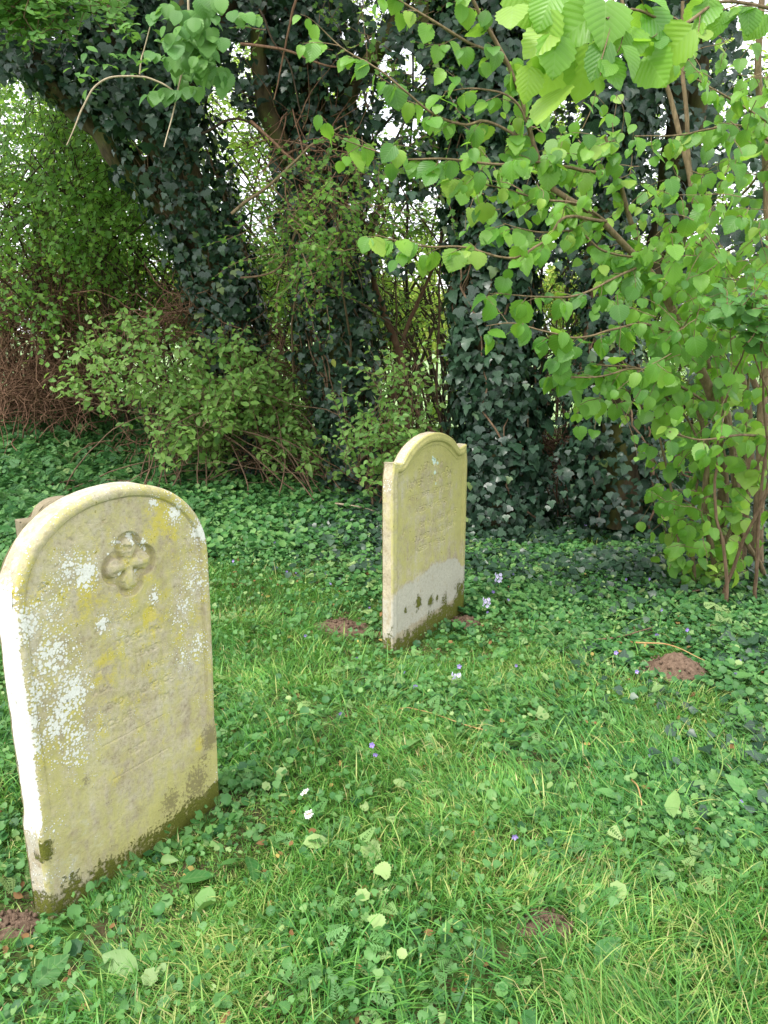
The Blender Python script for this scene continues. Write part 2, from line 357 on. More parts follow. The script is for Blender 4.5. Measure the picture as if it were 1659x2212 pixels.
    p = k.n('ShaderNodeBsdfPrincipled', {'Base Color': c, 'Roughness': .9, 'Specular IOR Level': .2, 'Normal': b.outputs[0]})
    o = k.n('ShaderNodeOutputMaterial'); t.links.new(p.outputs[0], o.inputs[0]); return m
M['stone'] = stonemat('weathered_limestone', .93)
def plain(name, c, rough=.6, c2=None):
    m, t = newmat(name); k = NT(t); pos = k.n('ShaderNodeNewGeometry').outputs['Position']
    col = k.ramp(k.noise(40, 3, vec=pos), [(.35, c), (.65, c2 or tuple(min(1, x*1.3) for x in c))])
    p = k.n('ShaderNodeBsdfPrincipled', {'Base Color': col, 'Roughness': rough}); tr = k.n('ShaderNodeBsdfTranslucent', {'Color': col})
    ms = k.n('ShaderNodeMixShader', {0: .25}); t.links.new(p.outputs[0], ms.inputs[1]); t.links.new(tr.outputs[0], ms.inputs[2])
    o = k.n('ShaderNodeOutputMaterial'); t.links.new(ms.outputs[0], o.inputs[0]); return m
M['violet'] = plain('violet_petal', (.30, .20, .62), .5, (.46, .36, .78)); M['white'] = plain('white_petal', (.78, .78, .76), .5)
M['straw'] = plain('dry_straw', (.40, .24, .08), .7, (.55, .36, .16)); M['lilac'] = plain('pale_lilac_petal', (.6, .54, .78), .5)
M['green_stalk'] = plain('green_stalk', (.16, .26, .06), .6); M['cloth'] = plain('white_rag', (.7, .7, .75), .8)

# ------------------------------------------------------------------ ground, field
def gridsheet(name, xs, ys, zf, mat):
    X, Y = np.meshgrid(xs, ys); V = np.stack([X, Y, zf(X, Y)], -1).reshape(-1, 3); nx, ny = len(xs), len(ys)
    i = (np.arange(ny-1)[:, None]*nx+np.arange(nx-1)[None]).reshape(-1, 1); F = np.concatenate([i, i+1, i+nx+1, i+nx], 1)
    return mk(name, V, F, mat)
o = gridsheet('ground', np.linspace(-9, 9, 260), np.linspace(-4, 11.5, 230), gz, groundmat()); tag(o, kind='structure')
def fz(X, Y): return np.where(Y < 11.7, gz(X*.999, 11.5+0*Y)-.02, -.25+.02*(noise(np.stack([X, Y, 0*X], -1), .2, 3)-.5)+.008*(Y-11.5)*0)*1.0
o = gridsheet('field', np.r_[np.linspace(-400, -20, 12), np.linspace(-18, 18, 30), np.linspace(20, 400, 12)], np.r_[np.linspace(11.4, 30, 20), np.linspace(36, 600, 20)],
              lambda X, Y: -.3+.28*sstep(13, 11.4, Y)+.0*X+1.5*sstep(40, 300, Y), fieldmat()); tag(o, kind='structure')
o = gridsheet('rough_ground', np.r_[np.linspace(-60, -9.0, 12)], np.linspace(-40, 11.4, 12), lambda X, Y: -.05+0*X, bpy.data.materials['field_grass']); tag(o, kind='structure')
o = gridsheet('rough_ground', np.r_[np.linspace(9.0, 60, 12)], np.linspace(-40, 11.4, 12), lambda X, Y: -.05+0*X, bpy.data.materials['field_grass']); tag(o, kind='structure')
o = gridsheet('rough_ground', np.linspace(-9.0, 9.0, 6), np.linspace(-40, -4, 8), lambda X, Y: -.05+0*X, bpy.data.materials['field_grass']); tag(o, kind='structure')

# ------------------------------------------------------------------ headstones
def textmask(lines, res, u0, v0, nu, nv):
    """rasterise lettering (text, centre u, baseline v, size, arc radius or None) into a grid of cell res"""
    G = np.zeros((nv, nu), np.float32)
    def tri(T):
        a = (T-np.array([u0, v0]))/res; lo = np.floor(a.min(0)).astype(int); hi = np.ceil(a.max(0)).astype(int)+1
        lo = np.maximum(lo, 0); hi = np.minimum(hi, [nu, nv])
        if (hi <= lo).any(): return
        X, Y = np.meshgrid(np.arange(lo[0], hi[0])+.0, np.arange(lo[1], hi[1])+.0)
        def e(p, q): return (q[0]-p[0])*(Y-p[1])-(q[1]-p[1])*(X-p[0])
        A, B, C = e(a[0], a[1]), e(a[1], a[2]), e(a[2], a[0])
        ins = ((A >= -.3) & (B >= -.3) & (C >= -.3)) | ((A <= .3) & (B <= .3) & (C <= .3))
        sub = G[lo[1]:hi[1], lo[0]:hi[0]]; sub[ins] = 1
    for s, cu, cv, size, arc in lines:
        cu_ = bpy.data.curves.new('t', 'FONT'); cu_.body = s; cu_.size = size; cu_.align_x = 'CENTER'; cu_.space_character = 1.12
        ob = link(bpy.data.objects.new('t', cu_)); dg = bpy.context.evaluated_depsgraph_get(); me = ob.evaluated_get(dg).to_mesh()
        me.calc_loop_triangles(); co = np.empty(len(me.vertices)*3); me.vertices.foreach_get('co', co); co = co.reshape(-1, 3)[:, :2].copy()
        if arc:
            th = co[:, 0]/arc; r = arc+co[:, 1]; co = np.stack([r*np.sin(th), r*np.cos(th)-arc], -1)
        co += np.array([cu, cv]); T = [tuple(x.vertices) for x in me.loop_triangles]
        for x in T: tri(co[list(x)])
        ob.evaluated_get(dg).to_mesh_clear(); bpy.data.objects.remove(ob); bpy.data.curves.remove(cu_)
    for _ in range(1):
        G = (G+np.roll(G, 1, 0)+np.roll(G, -1, 0)+np.roll(G, 1, 1)+np.roll(G, -1, 1))/5
    return G
def sample(G, u, v, res, u0, v0):
    x = np.clip((u-u0)/res, 0, G.shape[1]-1.01); y = np.clip((v-v0)/res, 0, G.shape[0]-1.01); i = x.astype(int); j = y.astype(int); fx = x-i; fy = y-j
    return G[j, i]*(1-fx)*(1-fy)+G[j, i+1]*fx*(1-fy)+G[j+1, i]*(1-fx)*fy+G[j+1, i+1]*fx*fy

class Stone:
    def __init__(s, cx, cy, yaw, W, T, H, r, wid=None, base=-.12, lean=0.0, res=.0022, tl=0.0):
        s.c = np.array([cx, cy, 0.]); s.u = np.array([math.cos(yaw), math.sin(yaw), 0]); s.n = np.array([math.sin(yaw), -math.cos(yaw), 0])
        s.W, s.T, s.H, s.r, s.wid, s.base, s.lean, s.res, s.yaw, s.tl = W, T, H, r, wid or (lambda z: 1+0*z), base, lean, res, yaw, tl
    def uvpx(s, px, py):
        """stone-face coordinates under a point of the photograph"""
        d = at(px, py, 1.0)-np.array([0, 0, CAMH]); o_ = np.array([0, 0, CAMH]); t = ((s.c-o_)@s.n)/(d@s.n); P = o_+t[..., None]*d if np.ndim(t) else o_+t*d
        return (P-s.c)@s.u, P[..., 2]
    def build(s, name, relief, masks, label, carve_parts=()):
        W, H, b = s.W, s.H, s.base; nu = int(2*W/s.res)
        th = np.linspace(-math.pi/2, math.pi/2, nu); us = .55*W*np.sin(th)+.45*W*np.linspace(-1, 1, nu)
        tops = H(us); nv = int((tops.max()-b)/s.res); ts = np.linspace(0, 1, nv)
        U = np.repeat(us[None], nv, 0); V = b+ts[:, None]*(tops-b)[None]
        # outline ring, front view: left side up, over the top, down the right side
        ring = np.concatenate([np.stack([np.full(nv, -W), V[:, 0]], 1), np.stack([us, tops], 1)[1:-1], np.stack([np.full(nv, W), V[:, -1]], 1)[::-1]])
        rs = ring[::6]; q = np.stack([U.ravel(), V.ravel()], 1); d = np.empty(len(q))
        for i in range(0, len(q), 20000): 
            c = q[i:i+20000]; J = ((c[:, None]-rs[None])**2).sum(-1).argmin(1); best = np.full(len(c), 9.)
            for k0 in (-1, 0):
                a0 = rs[np.clip(J+k0, 0, len(rs)-2)]; b0 = rs[np.clip(J+k0, 0, len(rs)-2)+1]; ab = b0-a0; tt = np.clip(((c-a0)*ab).sum(1)/np.maximum((ab*ab).sum(1), 1e-12), 0, 1)
                best = np.minimum(best, np.hypot(*(c-a0-ab*tt[:, None]).T))
            d[i:i+20000] = best
        d = np.minimum(d, W-np.abs(q[:, 0])).reshape(U.shape)
        g = relief(U, V, d); r = s.r; e = np.clip(r-d, 0, r); g = g-(r-np.sqrt(np.maximum(r*r-e*e, 0)))
        P3 = np.stack([U, V, 0*U], -1); g = g+(noise(P3, 60, 9)-.5)*.0022+(noise(P3, 9, 4)-.5)*.004*sstep(0, .02, d)
        def world(U, V, dep, off=None):
            k = s.wid(V); Q = np.stack([U*k+s.tl*V, -dep-s.lean*V*0, V], -1)   # local: x along face, y into stone is +, z up
            return np.stack([Q[..., 0], dep+s.lean*V, V], -1)
        local = world(U, V, -g)
        at_ = masks(U, V, d, 0)
        i = (np.arange(nv-1)[:, None]*nu+np.arange(nu-1)[None]).reshape(-1, 1); F = np.concatenate([i, i+1, i+nu+1, i+nu], 1)
        # side strip
        m = 26; deps = np.linspace(0, 1, m); gr = np.concatenate([g[:, 0], g[-1, 1:-1], g[::-1, -1]]); ringN = nrm(np.stack([np.gradient(ring[:, 1]), -np.gradient(ring[:, 0])], 1))*-1
        D = (-gr)[None]+(s.T-s.r*.6+gr)[None]*deps[:, None]; RU = np.repeat(ring[None, :, 0], m, 0); RV = np.repeat(ring[None, :, 1], m, 0)
        S3 = np.stack([RU, RV, D], -1); off = ((noise(S3, 50, 2)-.5)*.002+(noise(S3, 12, 6)-.5)*.006)*np.minimum(1, deps*6)[:, None]
        edge = np.where(deps > .9, (deps-.9)/.1, 0)[:, None]*s.r*.6; off = off-edge
        SV = world(RU+off*ringN[None, :, 0], RV+off*ringN[None, :, 1], D); nr = len(ring)
        j = (np.arange(m-1)[:, None]*nr+np.arange(nr-1)[None]).reshape(-1, 1); F2 = np.concatenate([j, j+nr, j+nr+1, j+1], 1)
        a2 = masks(RU, RV, 0*RU, 1, D/s.T, ringN)
        # back face: grid, coarse
        bs = slice(None, None, 4); bu = us[bs]; bu = np.r_[bu, us[-1]] if bu[-1] != us[-1] else bu; bt = H(bu); tv = np.linspace(0, 1, nv//4)
        BU = np.repeat(bu[None], len(tv), 0)*.995; BV = b+tv[:, None]*(bt-b-.003)[None]; bd = s.T-s.r*.55+(noise(np.stack([BU, BV, 0*BU], -1), 30, 8)-.5)*.006
        BP = world(BU, BV, bd); nb = len(bu); jb = (np.arange(len(tv)-1)[:, None]*nb+np.arange(nb-1)[None]).reshape(-1, 1); F3 = np.concatenate([jb, jb+nb, jb+nb+1, jb+1], 1)
        a3 = masks(BU, BV, 0*BU+.1, 2)
        n1, n2 = U.size, SV.shape[0]*SV.shape[1]
        Vall = np.concatenate([local.reshape(-1, 3), SV.reshape(-1, 3), BP.reshape(-1, 3)]); Fall = np.concatenate([F, F2+n1, F3+n1+n2])
        keys = ('alg', 'yel', 'gry', 'drk', 'wht', 'blu', 'mos'); A = {}
        for kx in keys: A[kx] = np.concatenate([np.broadcast_to(x.get(kx, 0.0), sh).ravel() for x, sh in ((at_, U.shape), (a2, RU.shape), (a3, BU.shape))])
        root = tag(link(bpy.data.objects.new(name, None)), label, 'gravestone'); root.location = (s.c[0], s.c[1], float(gz(s.c[0], s.c[1]))*0); root.rotation_euler = (0, 0, s.yaw)
        # carved area split out as its own part
        allF = Fall
        for pname, test in carve_parts:
            ctr = np.concatenate([U.ravel()[F].mean(1)[:, None], V.ravel()[F].mean(1)[:, None]], 1); sel = np.zeros(len(allF), bool); sel[:len(F)] = test(ctr[:, 0], ctr[:, 1])
            sub = allF[sel]; idx, inv = np.unique(sub, return_inverse=True)
            mk(pname, Vall[idx], inv.reshape(-1, 4), M['stone'], root, None, {kx: A[kx][idx] for kx in keys}); allF = allF[~sel]
            F = F[~sel[:len(F)]]
        idx, inv = np.unique(allF, return_inverse=True)
        mk('slab', Vall[idx], inv.reshape(-1, 4), M['stone'], root, None, {kx: A[kx][idx] for kx in keys})
        return root
def blob(U, V, u, v, su, sv=None, a=1.0):
    sv = sv or su; return a*np.exp(-((U-u)/su)**2-((V-v)/sv)**2)

# front stone
def H1(u): return .872+.265*np.sqrt(np.maximum(1-(np.abs(u)/.335)**2.15, 0))
s1 = Stone(-.738, 2.094, 1.008, .335, .085, H1, .012, wid=lambda z: .955+.045*sstep(-.05, .75, z)+.025*sstep(.30, .24, z))
def lines1():
    L = [('I N   L O V I N G   M E M O R Y   O F', 0, 1.052, .036, .26), ('A R T H U R', .0, .735, .036, None), ('DIED DEC 1866', .02, .675, .03, None), ('AGED 43 YEARS', 0, .62, .028, None), ('ALSO OF HIS WIFE', 0, .56, .028, None),
         ('HER END WAS PEACE', .0, .50, .03, None), ('PEACE BE TO THEM', 0, .445, .03, None), ('REST', 0, .33, .028, None)]
    return L
res = .0016; T1 = textmask(lines1(), res, -.4, 0, 500, 750)
EM = s1.uvpx(283, 1220)
def relief1(U, V, d):
    er = noise(np.stack([U, V, 0*U], -1), 14, 21)
    low = sstep(.22, .46, V)
    panel = sstep(.030, .036, d)*low
    g = -.006*panel-.003*np.exp(-((d-.034)/.003)**2)*low
    # outer roll
    g = g+.004*np.exp(-((d-.018)/.012)**2)*low
    tm = sample(T1, U, V, res, -.4, 0)*sstep(.40, .52, er); g = g-.0035*tm*(V > .31)
    for vv, a, b in ((.40, -.12, .12), (.285, -.1, .12)): g = g-.002*np.exp(-((V-vv)/.0018)**2)*(U > a)*(U < b)
    eu, ev = EM; x = U-eu; y = V-ev; L = .048
    q = np.minimum.reduce([np.hypot(x, y-L), np.hypot(x, y+L), np.hypot(x-L, y), np.hypot(x+L, y)]); quat = sstep(.049, .045, q)
    quat = np.maximum(quat, (np.maximum(abs(x), abs(y)) < .05)*1.0)
    arm = np.minimum(np.maximum(abs(x)-.016, abs(y)-.07), np.maximum(abs(y)-.016, abs(x)-.07)); kn = q-.029
    cr_ = sstep(.003, -.004, np.minimum(arm, kn)); dome = np.clip(1-q/.029, 0, 1)**.5*.006
    g = g+quat*(-.019)+cr_*(.0165+dome*quat)-.0  
    cx_ = np.minimum(arm, 1); g = g+cr_*.004*sstep(0, -.012, cx_)
    # broken, flaked ends
    g = g-.006*cr_*sstep(.55, .6, noise(np.stack([U, V, 0*U], -1), 40, 77))
    return g
def pxblobs(st, U, V, items):
    a = np.zeros_like(U)
    for px, py, r, k in items:
        u, v = st.uvpx(px, py); a = np.maximum(a, blob(U, V, u, v, r, r*1.2, k))
    return a
def masks1(U, V, d, side, dep=None, rn=None):
    P3 = np.stack([U, V, 0*U], -1); A = {}
    n1 = noise(P3, 5, 40); n2 = noise(P3, 12, 41)
    if side == 0:
        A['wht'] = np.clip(.05+.42*n2*n1*1.6+.92*pxblobs(s1, U, V, [(190, 1240, .045, .95), (150, 1230, .05, .7), (60, 1350, .05, .9), (120, 1420, .08, .75), (110, 1330, .06, .6), (150, 1500, .07, .85), (85, 1500, .06, .7), (130, 1560, .06, .8), (170, 1600, .07, .6), (75, 1600, .04, .7), (380, 1110, .03, .85), (428, 1150, .03, .95), (335, 1085, .02, .8), (335, 1290, .022, .9), (225, 1350, .025, .85), (420, 1260, .07, .55), (400, 1310, .06, .6), (430, 1400, .05, .5), (400, 1430, .05, .5), (70, 1560, .03, .9), (250, 1170, .02, .5), (290, 1163, .016, 1.1), (313, 1172, .012, 1.0), (322, 1190, .010, .9), (262, 1172, .010, 1), (238, 1200, .009, 1), (262, 1245, .009, 1), (305, 1235, .009, 1)])+.22*sstep(.03, .0, d)*(V > .9), 0, 1)
        A['wht'] = np.where((V < .30) & (np.abs(U) < .25), A['wht']*.4, A['wht'])
        A['wht'] = A['wht']+1.1*sstep(-.325, -.335, U)*sstep(.2, .3, V)*sstep(.98, .85, V)
        A['yel'] = .22+.42*sstep(.3, .5, V)*n1+pxblobs(s1, U, V, [(350, 1110, .05, .5), (365, 1150, .03, .4), (190, 1285, .05, .4), (230, 1440, .04, .4), (330, 1330, .03, .5), (60, 1300, .04, .4), (245, 1690, .03, .3), (430, 1610, .03, .4)])
        A['alg'] = .36+.45*n1+.4*sstep(.35, .05, V)*sstep(-.2, .2, U)
        A['drk'] = .10*sample(T1, U, V, res, -.4, 0)*(V > .31)+.10*n2+pxblobs(s1, U, V, [(455, 1590, .05, .95), (440, 1640, .05, .6), (425, 1690, .07, .85), (370, 1730, .05, .8), (185, 1690, .02, .6), (220, 1640, .02, .4), (235, 1735, .02, .5), (300, 1750, .02, .4), (130, 1440, .06, .3), (130, 1520, .08, .3)])
        A['gry'] = .12+.30*sstep(.5, .1, V)*sstep(.1, -.3, U)+.2*sstep(.9, 1.1, V)
        A['mos'] = np.maximum(sstep(.07, -.02, V-.05*n2)*.72, pxblobs(s1, U, V, [(92, 1845, .032, .95), (70, 1850, .02, .8)]))+.25*sstep(.12, .03, V)*sstep(0, .3, U)
    elif side == 1:
        left = (rn[None, :, 0] < -.8); top = rn[None, :, 1] > .3; n2 = n2*.9
        A['wht'] = np.where(left, 1.5*sstep(.22, .30, V)*sstep(.97, .88, V)+.35, .12+.35*n2)
        A['alg'] = .2+.2*n1+0*U; A['yel'] = .2*n2; A['gry'] = .55+0*U; A['drk'] = .1+0*U
        A['mos'] = sstep(.10, .02, V)*.7+.6*np.exp(-((V-.17)/.03)**2)*(dep < .5)*left
    else:
        A['wht'] = .3+0*U; A['alg'] = .4+.3*n1; A['gry'] = .4+0*U; A['mos'] = sstep(.1, 0, V)
    return A
eu, ev = EM
s1.build('headstone', relief1, masks1, 'large round-topped headstone with a carved cross, crusted with white and yellow lichen', [('carved_cross', lambda u, v: np.hypot(u-eu, v-ev) < .108)])

# second stone: shouldered
def H2(u):
    W = .392; c = .302; rise = .112; rad = (c*c+rise*rise)/(2*rise); a = np.abs(u)
    arc = .945+rise-rad+np.sqrt(np.maximum(rad*rad-u*u, 0))
    return np.where(a < c, arc, .945+.012*sstep(c, c+.05, a)*0+.010*sstep(c+.02, W, a))
s2 = Stone(.2545, 3.922, 1.0005, .392, .068, H2, .010, wid=lambda z: 1-.035*sstep(.86, .935, z)*sstep(1.0, .94, z), res=.0021)
T2 = textmask([('IN  MEMORY  OF', 0, .885, .054, .24), ('JAMES  TAUNTON', 0, .80, .054, None), ('WHO DIED FEB 13 1879', 0, .735, .04, None), ('AGED 68 YEARS', 0, .665, .042, None),
               ('ALSO  JEMIMA  HIS  WIFE', 0, .58, .046, None), ('WHO DIED JAN 25 1884', 0, .515, .044, None), ('AGED 72 YEARS', 0, .455, .04, None)], .0018, -.45, .2, 500, 500)
def relief2(U, V, d):
    er = noise(np.stack([U, V, 0*U], -1), 9, 51)
    top = sstep(.70, .9, V)
    ds = np.minimum(d, 1); pan = sstep(.040, .048, ds); pan2 = sstep(.062, .066, ds)
    g = -.009*pan*sstep(.18, .42, V)-.003*pan2*sstep(.6, .8, V)+.004*np.exp(-((d-.03)/.012)**2)
    g = g-.005*sample(T2, U, V, .0018, -.45, .2)*sstep(.30, .46, er)
    g = g-.004*sstep(.33, .30, V+.05*(noise(np.stack([U, V, 0*U], -1), 16, 3)-.5))*0
    return g
def pxline(st, U, pts):
    a = [st.uvpx(*p) for p in pts]; return np.interp(U, [q[0] for q in a], [q[1] for q in a])
def masks2(U, V, d, side, dep=None, rn=None):
    P3 = np.stack([U, V, 0*U], -1); A = {}; n1 = noise(P3, 5, 60); n2 = noise(P3, 14, 61)
    if side == 0:
        gl = pxline(s2, U, [(845, 1290), (879, 1264), (908, 1249), (938, 1222), (972, 1205), (990, 1210), (999, 1222)]); gtop = gl+.05*(n2-.5)
        band = sstep(gtop+.02, gtop-.02, V)
        A['gry'] = band*(.55+.55*n2)*sstep(.05, .12, V)+.1
        A['alg'] = .45+.35*n1+.4*sstep(.1, .39, U)*sstep(.3, .5, V)+.3*sstep(.85, .95, V)-.9*band+.35*sstep(.2, .08, V)+.4*sstep(.05, .3, U)*sstep(.35, .15, V)
        A['drk'] = .22*sstep(.55, .75, V)*sstep(.25, -.1, U)+.15*n2+sample(T2, U, V, .0018, -.45, .2)*.18
        A['wht'] = .04+.30*band*n2+.25*n2*sstep(.5, .8, V)+.25*sstep(.03, .0, d)*sstep(.75, .9, V)*sstep(.1, -.3, U)
        A['blu'] = pxblobs(s2, U, V, [(943, 998, .022, .75), (944, 1020, .018, .75), (946, 1045, .012, .62), (950, 1000, .02, .6), (940, 990, .018, .6), (946, 1068, .009, .45)])
        ml = pxline(s2, U, [(847, 1390), (855, 1376), (889, 1352), (923, 1325), (957, 1303), (997, 1290)])+.05*(n2-.5)
        A['mos'] = sstep(ml+.03, ml-.06, V)*.8+pxblobs(s2, U, V, [(904, 1302, .038, .95), (877, 1318, .02, .85), (930, 1298, .032, .95), (945, 1292, .02, .8), (995, 1280, .08, .8), (960, 1292, .04, .6), (842, 1365, .03, .7)])
        A['yel'] = .05+.12*n1
    elif side == 1:
        left = (rn[None, :, 0] < -.8)
        A['wht'] = .08+.22*sstep(.75, .9, V)+0*U+np.where(left, .3*np.exp(-((V-.83)/.03)**2), .05); A['gry'] = .2+.4*sstep(.4, .2, V)+0*U
        A['alg'] = .2+.35*np.exp(-((V-.7)/.12)**2)+0*U; A['mos'] = sstep(.14, .03, V)*.75; A['drk'] = .1+0*U
    else: A['alg'] = .5+.3*n1; A['gry'] = .3+0*U; A['mos'] = sstep(.1, 0, V); A['wht'] = .25+0*U
    return A
s2.build('headstone', relief2, masks2, 'narrow shouldered headstone with engraved memorial lettering and green moss round its foot')
# third stone, mostly hidden
c3 = at(150, 1180, 4.4)
s3 = Stone(c3[0], 4.35, .75, .235, .11, lambda u: .505+.12*np.sqrt(np.maximum(1-(np.abs(u)/.15)**2.2, 0))+.02*(np.abs(u) > .15), .02, res=.006)
s3.build('headstone', lambda U, V, d: 0*U, lambda U, V, d, side, dep=None, rn=None: {'wht': .15+0*U, 'alg': .2+0*U, 'drk': .85+0*U, 'gry': .0+0*U, 'mos': sstep(.1, 0, V)}, 'small brown shouldered headstone showing just behind the round-topped lichened one')

# ------------------------------------------------------------------ ground cover
def zonew(x, y):
    """share of leafy cover against grass, from where it grows"""
    px, py = project(np.stack([x, y, gz(x, y)], -1))
    P = np.stack([x, y, 0*x], -1)
    lf = sstep(3.7, 4.9, y+.9*np.clip(x, -1, 1)) + .42*sstep(.3, 1.4, x)*sstep(1.4, 2.4, y)
    lf = lf+.8*(noise(P, 1.7, 90)-.5)*2-.02
    lf = lf*(.5+.5*sstep(1.3, 2.6, y))
    return np.clip(lf, .03, 1)
def clods(a, b, r, h, g):
    vf = []
    for k in range(90):
        q = abs(g.normal(0, .55)); th = g.random()*6.28; x_, y_ = a+q*r*1.25*math.cos(th), b+q*r*math.sin(th); sz = g.uniform(.003, .011)
        z_ = float(gz(x_, y_))+max(0, h*math.cos(min(q, 1)*math.pi/2))+sz*.3; o = np.array([[1, 0, 0], [-1, 0, 0], [0, 1, 0], [0, -1, 0], [0, 0, 1], [0, 0, -1]])*g.uniform(.6, 1.2, (6, 1))*sz
        vf.append((o+[x_, y_, z_], np.array([[0, 2, 4, 4], [2, 1, 4, 4], [1, 3, 4, 4], [3, 0, 4, 4], [2, 0, 5, 5], [1, 2, 5, 5], [3, 1, 5, 5], [0, 3, 5, 5]])))
    return vf
def scatter_ground(n, y0, y1, pw, g, margin=1.15):
    a, b = y0**(pw+1), y1**(pw+1); y = (a+(b-a)*g.random(n))**(1/(pw+1)); x = (g.random(n)*2-1)*(y*.515*margin+.15); far = g.random(n) < .16; x = np.where(far, x+np.sign(x)*1.7*g.random(n), x)
    return x, y
def blocked(x, y):
    r = np.zeros(len(x), bool)
    for s in (s1, s2, s3):
        dx = np.stack([x, y], -1)-s.c[:2]; a = dx@s.u[:2]; b = -(dx@s.n[:2]); r |= (np.abs(a) < s.W+.012) & (b > -.012) & (b < s.T+.012)
    return r
MOLE = [(1458, 1450, .155, .075, 'reddish brown molehill with a pale straw across it'), (738, 1352, .15, .028, 'flat brown patch of bare soil left of the shouldered headstone'), (1003, 1338, .10, .03, 'small brown soil heap at the right foot of the shouldered headstone'),
        (1178, 2012, .075, .04, 'small dark molehill ringed by long grass near the bottom edge'), (15, 1990, .09, .015, 'brown soil patch beside the front headstone at the left edge')]
moles = []
for px, py, r, h, lab in MOLE:
    dirr = at(px, py, 1.0)-np.array([0, 0, CAMH]); t = CAMH/-dirr[2]; moles.append((dirr[0]*t, dirr[1]*t, r, h, lab))
def molemask(x, y, k=1.0):
    m = np.zeros(len(x), bool)
    for a, b, r, h, _ in moles: m |= np.hypot(x-a, (y-b)) < r*k
    return m
def grass_blades(name, x, y, L, wd, rnd, mat, g, lean=(.4, 1.4), parent=None):
    n = len(x); z = gz(x, y)-.004; az = g.random(n)*2*math.pi; wind = noise(np.stack([x, y, 0*x], -1), 2.2, 12)*6.28*1.5; az = np.where(g.random(n) < .55, wind+g.normal(0, .5, n), az)
    ln = g.uniform(lean[0], lean[1], n); k = 4; t = np.linspace(0, 1, k+1); th = ln[:, None]*(.25+1.05*t[None]); ds = (L/k)[:, None]
    hx = np.cumsum(np.concatenate([np.zeros((n, 1)), np.sin(th[:, 1:])*ds], 1), 1); hz = np.cumsum(np.concatenate([np.zeros((n, 1)), np.cos(th[:, 1:])*ds], 1), 1)
    hz = np.maximum(hz, .004+.0*hz); dx, dy = np.cos(az), np.sin(az); tw = az+math.pi/2+g.normal(0, .5, n); wx, wy = np.cos(tw), np.sin(tw)
    wt_ = (wd[:, None]*np.array([.8, 1, .9, .6, .04])[None]/2)
    C = np.stack([x[:, None]+dx[:, None]*hx, y[:, None]+dy[:, None]*hx, z[:, None]+hz], -1); O = np.stack([wx[:, None]*wt_, wy[:, None]*wt_, 0*wt_], -1)
    V = np.stack([C-O, C+O], 2).reshape(-1, 3); b = np.arange(n)[:, None]*2*(k+1); j = np.arange(k)[None]*2
    F = np.stack([b+j, b+j+1, b+j+3, b+j+2], -1).reshape(-1, 4)
    return mk(name, V, F, mat, parent, None, {'rnd': np.repeat(rnd, 2*(k+1))})
g = np.random.default_rng(11)
n = 380000; x, y = scatter_ground(n, 1.05, 8.5, -.15, g); lf = zonew(x, y); keep = (g.random(n) > lf*.9) & ~blocked(x, y) & ~(molemask(x, y, .92) & (g.random(n) < .96)); x, y, lf = x[keep], y[keep], lf[keep]
P = np.stack([x, y, 0*x], -1); dens = noise(P, 3.5, 33); keep = g.random(len(x)) < .1+1.5*dens*sstep(.3, .5, dens); x, y, dens = x[keep], y[keep], dens[keep]; P = P[keep]
L = g.uniform(.035, .095, len(x))*(.7+.7*noise(P, 1.4, 14)); L = L*(.35+.65*np.minimum(sstep(.3, .6, np.hypot(x+.75, y-2.1)), sstep(.35, .65, np.hypot(x-.25, y-3.92))))*np.where(g.random(len(x)) < .03, 1.7, 1)*(1+.5*sstep(2.0, 1.3, y)*sstep(0, .5, x)); W_ = g.uniform(.0020, .0052, len(x))
r_ = np.clip(noise(P, 2.5, 15)*.9+g.normal(.12, .2, len(x)), 0, .95); r_ = np.where(g.random(len(x)) < .05+.10*(noise(P, 3.1, 19) > .6), g.uniform(.93, 1, len(x)), r_)
tag(grass_blades('grass', x, y, L, W_, r_, M['grass'], g), kind='stuff')
n = 9000; x, y = scatter_ground(n, 1.1, 4, .0, g); keep = ~blocked(x, y) & ~molemask(x, y, .8) & (noise(np.stack([x, y, 0*x], -1), 1.6, 61) > .46) & (np.minimum(np.hypot(x+.75, y-2.1), np.hypot(x-.25, y-3.92)) > .45); x, y = x[keep], y[keep]
tag(grass_blades('long_grass', x, y, g.uniform(.09, .18, len(x)), g.uniform(.0035, .006, len(x)), np.clip(g.normal(.5, .22, len(x)), 0, .96), M['grass'], g, (.9, 1.5)), kind='stuff')
# clippings and moss-like short blades lying flat
n = 60000; x, y = scatter_ground(n, 1.05, 6.5, .0, g); keep = ~blocked(x, y) & ~(molemask(x, y, .9) & (g.random(n) < .9)); x, y = x[keep], y[keep]
near2 = np.exp(-((np.hypot(x-.75, y-3.75))/.5)**2)
tag(grass_blades('grass_clippings', x, y, g.uniform(.02, .06, len(x)), g.uniform(.0015, .003, len(x)), np.where(g.random(len(x)) < .3+.5*near2, g.uniform(.86, 1, len(x)), g.uniform(.1, .7, len(x))), M['grass'], g, (1.0, 1.6)), kind='stuff')

